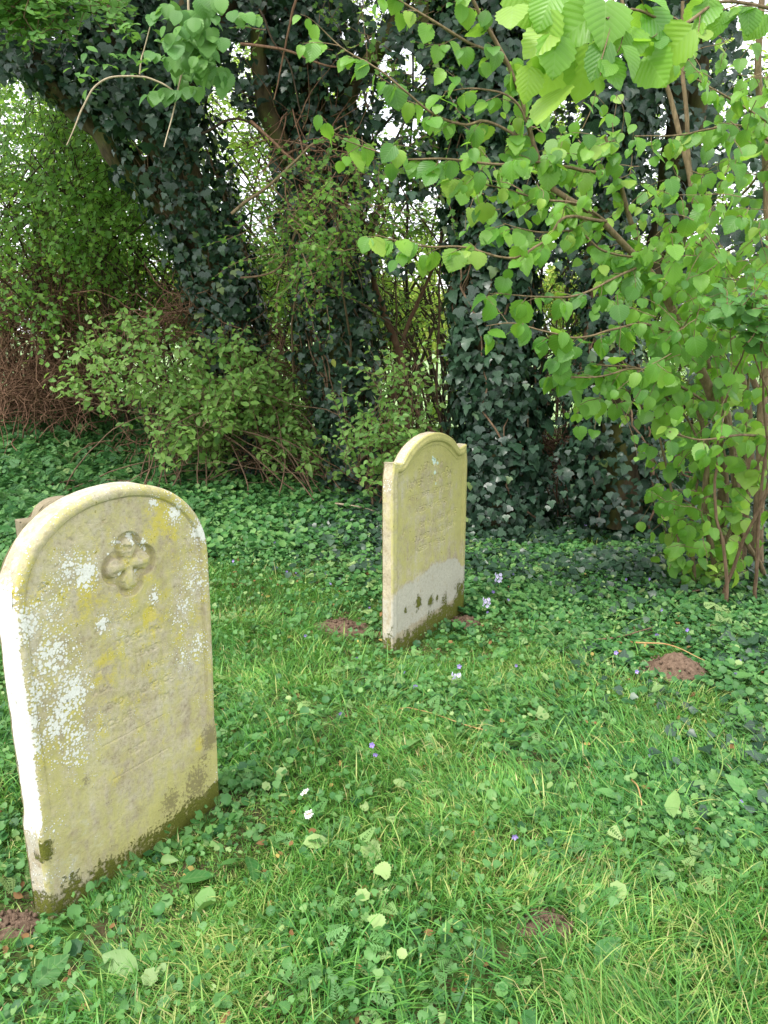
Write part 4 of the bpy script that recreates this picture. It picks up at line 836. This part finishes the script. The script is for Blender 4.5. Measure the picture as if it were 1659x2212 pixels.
# ------------------------------------------------------------------ shrubs of the hedge
def shrub(name, label, base, ell, Y, nsp, nl, size, tpl, mat, twmat, g, mode='tuft', L=(.18, .4), clump=1.8, thr=.45, up=.8, stems=26, spread=1.0, hk=1.0, seed=0, rmean=.45, cat_='shrub', stemr=.012, droop=0.0, group=None, tk=.0035, leanx=0.0):
    root = tree_root(name, base, label, cat_, group); P0 = cloudpts(nsp, ell, Y, g, clump, thr, hk, seed); m = len(P0)
    D = g.normal(0, .5, (m, 3))+np.array([leanx, -.15, up]); W_ = wander(P0, D, g.uniform(L[0], L[1], m), 6, .4, droop, g)
    TW = twigs(W_, tk, .4, 5)
    Q, N, D, S = sprays(W_, nl, size, g, mode); r = np.clip((noise(Q, 1.2, 45)-.5)*.9+g.normal(rmean, .22, len(Q)), 0, 1); leaves('foliage', Q, N, D, S, tpl, M[mat], root, r, g)
    if stems:
        idx = g.choice(m, min(stems, m), replace=False); ps, rs = [], []
        for q in P0[idx]:
            b = np.array([base[0]+g.normal(0, .32)*spread+(q[0]-base[0])*.35, base[1]+g.normal(0, .2), 0]); b[2] = gz(b[0], b[1])-.03; mid = (b+q)/2+np.array([(b[0]-q[0])*.15, 0, .12*abs(q[2]-b[2])])+g.normal(0, .08, 3)
            ps.append(smoothpath([b, mid, q], 16, .05, int(q[0]*50) % 97)); rs.append(np.linspace(stemr, stemr*.3, 16))
        TW = cat(TW, tubes(ps, rs, 5))
    mk('branches', *TW, M[twmat], root); settle(root); return root
g = np.random.default_rng(31)
shrub('privet_shrub', 'broad leafy shrub with fresh oval leaves under the leaning ivy tree', groundpt(600, 1075), [(300, 820, 170, 100, .8), (450, 880, 180, 120, 1.1), (545, 930, 105, 100, 1.0), (480, 800, 100, 50, .6), (680, 1000, 80, 50, .4), (380, 940, 110, 70, .9), (560, 1010, 120, 50, .6)], (6.7, 7.7), 1500, 7, (.045, .10), OVAL, 'oval', 'twig', g, stems=48, stemr=.008, spread=3.0, clump=2.2, thr=.50, rmean=.7, hk=.5)
shrub('privet_shrub', 'sparse wispy shrub with opposite oval leaves left of the shouldered headstone', groundpt(835, 1075), [(860, 900, 60, 110, 1), (800, 1000, 60, 60, 1), (760, 930, 60, 60, .6), (890, 830, 40, 60, .5)], (6.0, 6.7), 190, 7, (.045, .08), OVAL, 'oval', 'twig', g, stems=22, spread=.8, clump=2.6, thr=.4, rmean=.6, hk=.6, seed=2)
shrub('hawthorn', 'tall light-green thorn bush hanging over the left side of the hedge', at(120, 980, 9.3), [(120, 330, 170, 200, 1.2), (300, 480, 150, 160, 1.1), (60, 560, 120, 150, 1), (220, 620, 170, 120, 1), (370, 620, 90, 120, .9), (60, 150, 140, 100, .8), (150, 420, 200, 160, 1)], (7.6, 9.6), 3300, 8, (.045, .085), HAW, 'haw', 'darktwig', g, mode='tuft', L=(.3, .6), up=-.5, droop=.8, clump=1.3, thr=.42, stems=60, spread=3.4, stemr=.02, seed=4, rmean=.5, cat_='bush')
shrub('elder_bush', 'bright yellow-green spray of leaves at the very top left corner', at(-250, 1050, 5.8), [(40, 10, 90, 45, 1), (110, 40, 40, 30, .6), (230, 5, 60, 20, .5)], (5.2, 5.8), 200, 8, (.04, .075), LOB, 'bramble', 'twig', g, mode='side', L=(.15, .3), up=-.2, clump=3, thr=.35, stems=0, spread=.5, seed=5, rmean=.85, cat_='bush')
shrub('hawthorn', 'hawthorn with small lobed leaves threaded through the middle ivy tree', groundpt(900, 1090)+np.array([0, 1.2, 0]), [(740, 350, 130, 120, .6), (880, 420, 120, 100, 1), (840, 60, 160, 80, 1), (960, 110, 120, 120, .8), (720, 470, 100, 80, 1), (900, 250, 110, 100, .8), (680, 560, 90, 120, .8), (600, 480, 90, 100, .6), (560, 180, 90, 120, .5)], (5.7, 7.2), 950, 8, (.032, .06), HAW, 'haw', 'twig', g, mode='tuft', L=(.25, .5), up=-.1, clump=1.8, thr=.49, stems=12, spread=1.2, stemr=.016, seed=6, rmean=.5, cat_='bush')
shrub('hawthorn', 'dense hawthorn of the hedge filling the gap behind the two left ivy trees', at(560, 1010, 9.0), [(560, 560, 140, 180, 1), (500, 720, 130, 130, 1), (620, 760, 110, 130, 1), (520, 380, 90, 120, .6), (640, 880, 90, 90, .8), (400, 500, 110, 160, .7)], (8.2, 9.4), 900, 9, (.04, .07), HAW, 'haw', 'darktwig', g, mode='side', L=(.3, .6), up=0, clump=1.5, thr=.47, stems=20, spread=2.2, stemr=.018, seed=7, rmean=.45, cat_='bush')
shrub('hawthorn', 'thin open bush with crossing twigs in the bright gap left of the ivy pillar', at(900, 1060, 8.3), [(880, 620, 90, 160, 1), (860, 800, 90, 140, 1), (900, 950, 70, 90, 1), (790, 860, 60, 100, .7)], (7.6, 8.6), 420, 8, (.035, .06), OVAL, 'haw', 'darktwig', g, mode='side', L=(.3, .6), up=.6, clump=1.8, thr=.46, stems=24, spread=1.3, stemr=.014, seed=8, rmean=.7, cat_='bush', hk=.75)
shrub('hawthorn', 'green hedge bush seen through the hazel on the right', at(1500, 1080, 8.2), [(1300, 700, 140, 170, 1), (1500, 800, 140, 220, 1), (1620, 500, 90, 250, 1), (1400, 430, 160, 130, .7), (1280, 900, 120, 110, .8), (1600, 980, 100, 130, 1), (1900, 700, 200, 320, 1)], (7.2, 8.6), 2200, 9, (.035, .065), OVAL, 'haw', 'darktwig', g, mode='side', L=(.3, .6), up=.3, clump=1.6, thr=.46, stems=25, spread=2.6, stemr=.018, seed=9, rmean=.4, cat_='bush')
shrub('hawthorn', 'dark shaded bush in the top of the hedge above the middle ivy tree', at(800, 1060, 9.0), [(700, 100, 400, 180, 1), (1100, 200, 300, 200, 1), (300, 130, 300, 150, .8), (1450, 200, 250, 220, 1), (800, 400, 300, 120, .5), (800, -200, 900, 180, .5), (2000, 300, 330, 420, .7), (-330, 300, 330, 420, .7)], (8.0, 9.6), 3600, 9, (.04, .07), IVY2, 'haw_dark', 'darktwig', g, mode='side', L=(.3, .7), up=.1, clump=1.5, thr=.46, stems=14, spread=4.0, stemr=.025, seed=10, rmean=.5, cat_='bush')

hk_far = [('pale sunlit tree behind the left part of the hedge', [(100, 420, 230, 260, 1), (250, 600, 200, 150, 1), (60, 200, 150, 130, .5)]), ('pale sunlit tree behind the gap right of the leaning ivy tree', [(520, 480, 150, 230, 1), (620, 700, 140, 130, .8), (480, 300, 90, 90, .5)]),
          ('pale sunlit tree behind the gap left of the ivy pillar', [(860, 560, 130, 110, 1), (880, 720, 110, 130, .6), (900, 900, 90, 90, .7)]), ('wide pale sunlit tree crown high above the middle of the hedge', [(830, 130, 830, 230, 1), (1300, 250, 360, 220, .8), (500, 260, 200, 160, .8)]), ('pale sunlit tree behind the hazel', [(1280, 620, 150, 180, 1), (1500, 600, 180, 280, 1), (1500, 950, 150, 100, .8), (1350, 420, 200, 100, .4)])]
for i, (lab, ell) in enumerate(hk_far):
    shrub('hedgerow_tree', lab, at(ell[0][0], 930, 12.5), ell, (11.0, 14.0), (1000, 1000, 420, 2000, 900)[i], 9, (.07, .12), HAW, 'lit', 'darktwig', g, mode='side', L=(.5, 1.0), up=0, clump=.9, thr=.44, stems=30, spread=4, stemr=.03, seed=80+i, rmean=.6, cat_='tree', hk=.45, tk=.005)
# ---- dead bramble tangles
def tangle(label, base, ell, Y, n, L, r, mat, g, curl=1.1, hk=.6, seed=0, aim=(0, 0, .2)):
    root = tree_root('dead_bramble', base, label, 'bramble'); P0 = cloudpts(n, ell, Y, g, 1.2, .4, hk, 50+seed); m = len(P0)
    V, F = twigs(wander(P0, g.normal(0, 1, (m, 3))*[1, .5, .8]+np.array(aim), g.uniform(L[0], L[1], m), 9, curl, .3, g), g.uniform(r[0], r[1], m), .5, 4); mk('dead_stems', V, F, M[mat], root)
    P0 = P0[:max(14, m//45)]; W_ = wander(np.column_stack([P0[:, 0], P0[:, 1], gz(P0[:, 0], P0[:, 1])]), g.normal(0, .5, (len(P0), 3))+[0, 0, 1.2], g.uniform(.6, 1.4, len(P0)), 9, .6, 0, g); V, F = twigs(W_, r[1], .5, 4); mk('dead_canes', V, F, M[mat], root)
    settle(root)
tangle('brown dead bramble thicket at the far left of the hedge', at(120, 900, 9.3), [(40, 640, 110, 90, 1.3), (130, 790, 170, 110, 1.4), (30, 840, 100, 60, 1), (280, 720, 120, 90, .8), (330, 850, 120, 50, .7)], (8.2, 9.3), 2300, (.35, 1.1), (.003, .008), 'redtwig', g, seed=1)
tangle('tangle of dead brown stems under the hedge between the leaning and the middle ivy trees', at(600, 1010, 8.2), [(430, 690, 120, 70, 1), (560, 780, 120, 60, .9), (700, 1000, 110, 60, 1), (560, 960, 150, 60, .8), (290, 960, 70, 30, .7)], (7.4, 8.3), 900, (.3, .8), (.003, .007), 'redtwig', g, seed=2)
tangle('crossing brown twigs in the sunlit gap above the shouldered headstone', at(870, 1040, 7.6), [(860, 850, 70, 130, 1), (900, 640, 70, 110, .7), (820, 950, 70, 80, 1), (760, 560, 90, 120, .6)], (6.9, 7.8), 110, (.4, .9), (.003, .006), 'redtwig', g, .9, .2, 3, (0, 0, .2))
tangle('brown debris and dead stems at the foot of the ivy on the right', at(1250, 1060, 6.6), [(1230, 980, 90, 40, 1), (1420, 950, 70, 60, .6)], (6.2, 6.8), 220, (.3, .8), (.003, .007), 'redtwig', g, .8, .2, 4)
# main thorn stems showing dark in the gap
def stemset(name, label, paths, mat, cat_='tree', group=None):
    b = at(*paths[0][0][0]); root = tree_root(name, b, label, cat_, group)
    for i, (pts, r) in enumerate(paths): part_tube('stem', pp(pts), r, mat, root, 8, 30, .03, .2, i)
    settle(root)
stemset('thorn_tree', 'reddish bare-stemmed thorn leaning in the gap above the shouldered headstone', [([(770, 1080, 7.4), (800, 960, 7.4), (850, 850, 7.4), (870, 800, 7.4)], [.05, .05, .04, .03]), ([(870, 800, 7.4), (820, 640, 7.4), (800, 520, 7.5), (830, 420, 7.5)], [.03, .03, .025, .02]), ([(850, 850, 7.4), (880, 700, 7.4), (940, 560, 7.4), (960, 480, 7.4)], [.025, .02, .015, .01]),
                    ([(1000, 1020, 7.2), (890, 870, 7.3), (840, 780, 7.4)], [.02, .015, .01]), ([(860, 980, 7.2), (880, 1010, 7.2), (875, 900, 7.2)], [.03, .03, .03])], 'redtwig')

# ---- bare pale twig with green bramble leaves near the top left
g = np.random.default_rng(33)
rb = empty('bramble', at(394, -500, 5.0), 'pale bare arching twig with bright rounded leaves hanging from the top edge', 'bramble')
for pts, r in (([(394, -500, 5.0), (400, -100, 5.0), (404, 60, 5.0), (384, 203, 5.0), (351, 320, 4.9)], [.010, .008, .007, .006, .003]), ([(384, 203, 5.0), (340, 175, 5.0), (300, 163, 5.0), (225, 168, 4.95), (176, 234, 4.9), (141, 311, 4.9)], [.005, .006, .006, .006, .005, .003]), ([(302, 161, 5.0), (308, 120, 5.0), (326, 40, 4.95)], [.005, .004, .003])):
    part_tube('stem', pp(pts), r, 'pale', rb, 6, 40, .022, .4, 2)
P0 = at(g.choice([395, 400, 450, 470, 430], 26)+g.normal(0, 22, 26), g.uniform(-20, 190, 26), g.uniform(4.7, 5.1, 26)); W_ = wander(P0, g.normal(0, .6, (26, 3))+[0, -.3, .1], .16, 5, .3, .3, g)
leaves('foliage', *sprays(W_, 5, (.075, .115), g, 'hang'), HAZ, M['bramble'], rb, None, g)
P0 = at(g.uniform(180, 420, 22), g.uniform(20, 220, 22), g.uniform(4.9, 5.6, 22)); W_ = wander(P0, g.normal(0, .6, (22, 3)), .12, 5, .3, .3, g); leaves('foliage', *sprays(W_, 4, (.05, .08), g, 'side'), OVAL, M['bramble'], rb, None, g)
leaves('yellow_leaf', pp([(430, 48, 4.9)]), np.array([[0, -1, .3]]), np.array([[.1, 0, -1]]), .06, OVAL, M['dead'], rb, np.array([1.0]), g); settle(rb)

# ------------------------------------------------------------------ hazel
g = np.random.default_rng(41)
rH = tree_root('hazel', groundpt(1560, 1250), 'many-stemmed hazel with bright pleated leaves on the right of the picture', 'shrub')
stems = [([(1555, 1250, 4.7), (1560, 1080, 4.6), (1545, 900, 4.45), (1485, 740, 4.3), (1395, 570, 4.1), (1300, 475, 3.95), (1190, 400, 3.85), (1150, 300, 3.8), (1100, 150, 3.7), (1030, 20, 3.6), (980, -80, 3.55)], [.034, .032, .03, .028, .024, .02, .016, .014, .012, .009, .006]),
         ([(1575, 1250, 4.8), (1590, 1000, 4.75), (1530, 800, 4.6), (1430, 640, 4.4), (1375, 520, 4.3), (1335, 390, 4.2), (1310, 300, 4.1)], [.03, .027, .025, .021, .018, .014, .008]),
         ([(1600, 1230, 5.0), (1615, 900, 5.0), (1560, 640, 5.0), (1510, 480, 5.0), (1475, 330, 5.0), (1440, 180, 5.0), (1360, 60, 4.9), (1330, -60, 4.9)], [.03, .028, .025, .022, .02, .016, .012, .01]),
         ([(1620, 1230, 5.1), (1650, 900, 5.1), (1570, 700, 5.1), (1540, 560, 5.1), (1500, 420, 5.1), (1480, 250, 5.1), (1475, 0, 5.1)], [.03, .028, .02, .018, .015, .013, .01]),
         ([(1640, 1230, 4.9), (1640, 1000, 4.9), (1660, 700, 4.9), (1655, 400, 4.9), (1640, 100, 4.8), (1650, -100, 4.8)], [.03, .03, .028, .025, .02, .015]),
         ([(1545, 1240, 4.55), (1525, 1100, 4.5), (1530, 980, 4.45), (1500, 860, 4.4)], [.02, .018, .016, .01]), ([(1580, 1220, 4.5), (1588, 1120, 4.5), (1583, 1000, 4.45), (1560, 850, 4.5), (1555, 700, 4.6)], [.016, .015, .013, .012, .01]),
         ([(1480, 1255, 4.5), (1465, 1150, 4.45), (1440, 1020, 4.4), (1415, 900, 4.35)], [.012, .009, .008, .006]), ([(1560, 1200, 4.5), (1600, 1060, 4.4), (1610, 930, 4.35), (1620, 800, 4.3)], [.010, .009, .008, .006]),
         ([(1540, 1230, 4.6), (1530, 1050, 4.5), (1500, 930, 4.4), (1440, 860, 4.2), (1400, 800, 4.1), (1290, 785, 3.9)], [.012, .010, .008, .007, .006, .004]), ([(1500, 1260, 4.55), (1495, 1120, 4.55), (1510, 1000, 4.6), (1520, 880, 4.6)], [.012, .011, .01, .008]),
         ([(1650, 1240, 4.6), (1600, 1120, 4.5), (1640, 1000, 4.5), (1690, 860, 4.4)], [.014, .012, .01, .008]),
         ([(1310, 478, 3.95), (1220, 470, 3.8), (1178, 519, 3.7), (1155, 533, 3.65), (1113, 555, 3.6), (1068, 551, 3.6), (1008, 533, 3.6), (900, 530, 3.6), (810, 505, 3.6)], [.009, .008, .007, .006, .006, .005, .005, .004, .002]),
         ([(1300, 375, 4.1), (1159, 352, 3.8), (1084, 359, 3.7), (961, 345, 3.6), (868, 345, 3.6), (798, 321, 3.6), (730, 298, 3.6)], [.009, .008, .007, .006, .005, .004, .002]),
         ([(1130, 300, 3.8), (1045, 262, 3.7), (1008, 271, 3.7), (938, 247, 3.6), (868, 191, 3.5), (822, 154, 3.5), (742, 107, 3.5), (698, 66, 3.5)], [.008, .007, .007, .006, .005, .004, .003, .002]),
         ([(1100, 140, 3.7), (1055, 112, 3.7), (1008, 91, 3.65), (910, 28, 3.6), (830, -20, 3.6)], [.007, .006, .006, .005, .003]),
         ([(1485, 740, 4.3), (1400, 700, 4.0), (1322, 713, 3.8), (1247, 728, 3.7), (1172, 716, 3.6), (1105, 699, 3.6), (1050, 706, 3.6)], [.009, .008, .007, .006, .005, .004, .002]),
         ([(1395, 570, 4.1), (1330, 600, 3.9), (1240, 640, 3.8), (1150, 640, 3.7), (1070, 632, 3.65)], [.008, .007, .006, .005, .002]),
         ([(1400, 560, 4.1), (1300, 540, 3.9), (1250, 500, 3.9), (1160, 500, 3.8), (1087, 481, 3.7)], [.007, .006, .005, .004, .002]),
         ([(1540, 880, 4.45), (1460, 830, 4.1), (1372, 795, 3.9), (1280, 815, 3.8), (1188, 814, 3.75)], [.009, .008, .007, .005, .003]),
         ([(1700, 330, 4.5), (1600, 270, 4.3), (1462, 292, 4.1), (1371, 292, 4.0)], [.008, .006, .005, .003]), ([(1700, 290, 4.2), (1636, 243, 4.1), (1553, 197, 4.0), (1480, 158, 3.95)], [.008, .006, .005, .003]),
         ([(1690, 950, 4.2), (1609, 938, 4.0), (1509, 951, 3.9), (1447, 934, 3.8)], [.009, .008, .006, .004]), ([(1750, 40, 2.3), (1560, 0, 2.2), (1466, 53, 2.1), (1413, 32, 2.0), (1363, 15, 1.95), (1307, 38, 1.9)], [.006, .005, .004, .004, .003, .003]),
         ([(1310, 478, 3.95), (1250, 440, 3.85), (1180, 430, 3.8), (1060, 400, 3.8), (990, 390, 3.8)], [.006, .006, .005, .004, .002]), ([(1150, 300, 3.8), (1110, 215, 3.7), (1030, 190, 3.7), (960, 195, 3.65)], [.006, .005, .004, .002]),
         ([(1510, 480, 5.0), (1600, 420, 4.6), (1660, 350, 4.4)], [.01, .008, .005])]
for i, (pts, r) in enumerate(stems): part_tube('stem' if r[0] > .0095 else 'branch', pp(pts), r, 'stem', rH, 8 if r[0] > .012 else 5, 36, .02 if r[0] > .012 else .012, .25, i)
# leaves along the slender branches
Ps = []
for i, (pts, r) in enumerate(stems):
    if r[0] > .0125 and i not in (0, 1): continue
    Q = smoothpath(pp(pts), 60, .012, i); d = np.r_[0, np.cumsum(np.linalg.norm(np.diff(Q, axis=0), axis=1))]; lo = .0 if r[0] <= .0125 else .45; n = int(d[-1]*(1-lo)/.072)
    for t in np.linspace(lo, 1, max(n, 3)): 
        j = min(int(t*59), 58); T = nrm((Q[j+1]-Q[j])[None])[0]; Ps.append((Q[j], T))
B = np.array([a for a, _ in Ps]); T = np.array([b for _, b in Ps]); m = len(B)
W_ = wander(B, T*.7+g.normal(0, .5, (m, 3))+[-.1, -.15, -.05], g.uniform(.05, .16, m), 5, .3, .5, g); TW = [twigs(W_, .0022, .6, 3)]
q = [sprays(W_, 3, (.065, .108), g, 'hang', .4)]
# leafy shoots through the body of the bush
P0 = cloudpts(430, [(1560, 500, 130, 160, 1), (1600, 700, 110, 160, 1.2), (1450, 620, 120, 110, .7), (1500, 820, 110, 90, .9), (1350, 840, 130, 50, .8), (1250, 330, 140, 90, .7), (1130, 400, 120, 60, .6), (1600, 200, 90, 120, .8), (1420, 420, 110, 90, .6)], (3.7, 5.0), g, 3, .38, .3, 60)
W2 = wander(P0, g.normal(0, .6, (len(P0), 3))+[-.3, -.2, -.05], g.uniform(.12, .3, len(P0)), 6, .35, .4, g); q.append(sprays(W2, 3, (.05, .11), g, 'hang')); TW.append(twigs(W2, .0028, .5, 3))
P0 = cloudpts(120, [(1560, 1150, 130, 110, 1), (1440, 1100, 70, 130, .5), (1630, 980, 80, 100, .8)], (4.2, 4.8), g, 3, .3, 0, 61)
W3 = wander(P0, g.normal(0, .6, (len(P0), 3))+[-.1, -.3, .3], g.uniform(.1, .22, len(P0)), 6, .35, .3, g); q.append(sprays(W3, 2, (.05, .10), g, 'hang')); TW.append(twigs(W3, .0028, .5, 3)); mk('foliage', *cat(*TW), M['stem'], rH)  # thin hazel twigs carrying the leaves; the leaves themselves are separate meshes
Q, N, D, S = [np.concatenate(z) for z in zip(*q)]
r = np.clip((noise(Q, 1.4, 46)-.5)*1.0+g.normal(.45, .30, len(Q)), 0, 1); S = S*g.choice([.65, .85, 1, 1.15], len(S)); N = N+g.normal(0, .35, N.shape); leaves('foliage', Q, N, D, S, HAZ, M['hazel'], rH, r, g, g.uniform(.68, 1.12, len(Q)))
# the near spray hanging close to the camera
nr = [(1155, -20, 95), (1185, 30, 90), (1135, 50, 75), (1200, 95, 85), (1128, 105, 70), (1225, -30, 80), (1290, 25, 105), (1255, 60, 120), (1300, 75, 115), (1195, 105, 110), (1240, 120, 115), (1275, 125, 110), (1215, 75, 90), (1420, 60, 95), (1455, 55, 90), (1385, 70, 80), (1110, -10, 70)]
Q = np.array([at(a, b, 1.95) for a, b, c in nr])+g.normal(0, .03, (len(nr), 3)); S = np.array([c for _, _, c in nr])/1671*1.95*.88
leaves('foliage', Q, g.normal(0, .3, Q.shape)+[0, -1, .35], g.normal(0, .25, Q.shape)+[-.1, -.2, -1], S, HAZ, M['hazel'], rH, g.uniform(.7, 1, len(Q)), g)
for i, (a, b, c) in enumerate([([1750, 1560, 1400, 1290], [-40, -60, -50, 25], 0), ([1560, 1350, 1200, 1150], [-60, -90, -80, -20], 1), ([1290, 1270, 1250, 1205], [25, 60, 90, 110], 2), ([1150, 1165, 1185, 1200], [-20, 30, 60, 95], 3)]):
    part_tube('branch', np.array([at(x, y, 1.97+.1*(3-k)*(c < 2)) for k, (x, y) in enumerate(zip(a, b))]), [.004, .0035, .003, .002], 'stem', rH, 6, 20, .004, .2, i)
settle(rH)
b = at(1441, 1085, 4.9); q_ = 14; X, Y = np.meshgrid(np.linspace(-.02, .02, q_), np.linspace(-.045, .045, q_)); nn = noise(np.stack([X, Y, 0*X], -1), 40, 5)
i = (np.arange(q_-1)[:, None]*q_+np.arange(q_-1)[None]).reshape(-1, 1); o = mk('litter_scrap', np.stack([X+.3*Y*nn, (nn-.5)*.05, Y], -1).reshape(-1, 3), np.concatenate([i, i+1, i+q_+1, i+q_], 1), M['cloth']); o.location = tuple(b); tag(o, 'small scrap of white litter caught low between the dark hedge and the hazel stems', 'litter')
# bramble leaves threading the right edge
g = np.random.default_rng(43)
shrub('bramble', 'bluish green bramble spray with orange blotched leaves at the right edge', groundpt(1640, 1300), [(1590, 700, 70, 40, 1), (1630, 740, 50, 60, 1)], (3.5, 3.8), 26, 6, (.05, .08), HAZ, 'bramble', 'twig', g, mode='side', L=(.1, .2), thr=.1, stems=3, spread=.2, seed=70, rmean=.3, cat_='bramble', hk=0)

# ------------------------------------------------------------------ beyond the field
g = np.random.default_rng(51)
for i, (px, Y, hh, ww) in enumerate([(-60, 34, 6, 7), (180, 40, 7, 8), (430, 36, 5.5, 6), (640, 44, 7, 7), (860, 34, 4.5, 6), (1040, 46, 8, 8), (1260, 38, 5.5, 7), (1480, 42, 7, 8), (1700, 36, 6, 7)]):
    b = at(px, 720, Y); b[2] = -.2; root = empty('tree', b, ['pale round tree far beyond the field behind the bramble thicket', 'second pale tree beyond the field from the left edge', 'far yellow-green tree seen right of the leaning ivy tree', 'far tree glimpsed behind the middle ivy tree', 'low bright yellow-green far tree in the gap left of the ivy pillar', 'tall far tree behind the ivy pillar', 'far tree seen through the gap between the pillar and the hazel', 'far tree behind the hazel stems', 'far tree at the right edge beyond the field'][i], 'tree', 'trees beyond the field')
    part_tube('trunk', np.array([b, b+[.1, 0, hh*.4], b+[0, 0, hh*.85]]), [.25, .2, .08], 'bark', root, 8, 10, .05)
    m = 2600; cc = b+np.array([0, 0, hh*.56])+nrm(g.normal(0, 1, (26, 3)))*np.array([ww*.38, ww*.3, hh*.36])*g.uniform(.3, 1, (26, 1)); k = g.integers(0, 26, m); P = cc[k]+nrm(g.normal(0, 1, (m, 3)))*g.uniform(.4, 1.15, (m, 1))*np.array([1, 1, .8])
    P = P[P[:, 2] > .1]; m = len(P); leaves('crown', P, g.normal(0, 1, (m, 3))+[0, -.5, .8], g.normal(0, 1, (m, 3)), g.uniform(.22, .42, m), HAW, M['far'], root, None, g); settle(root)
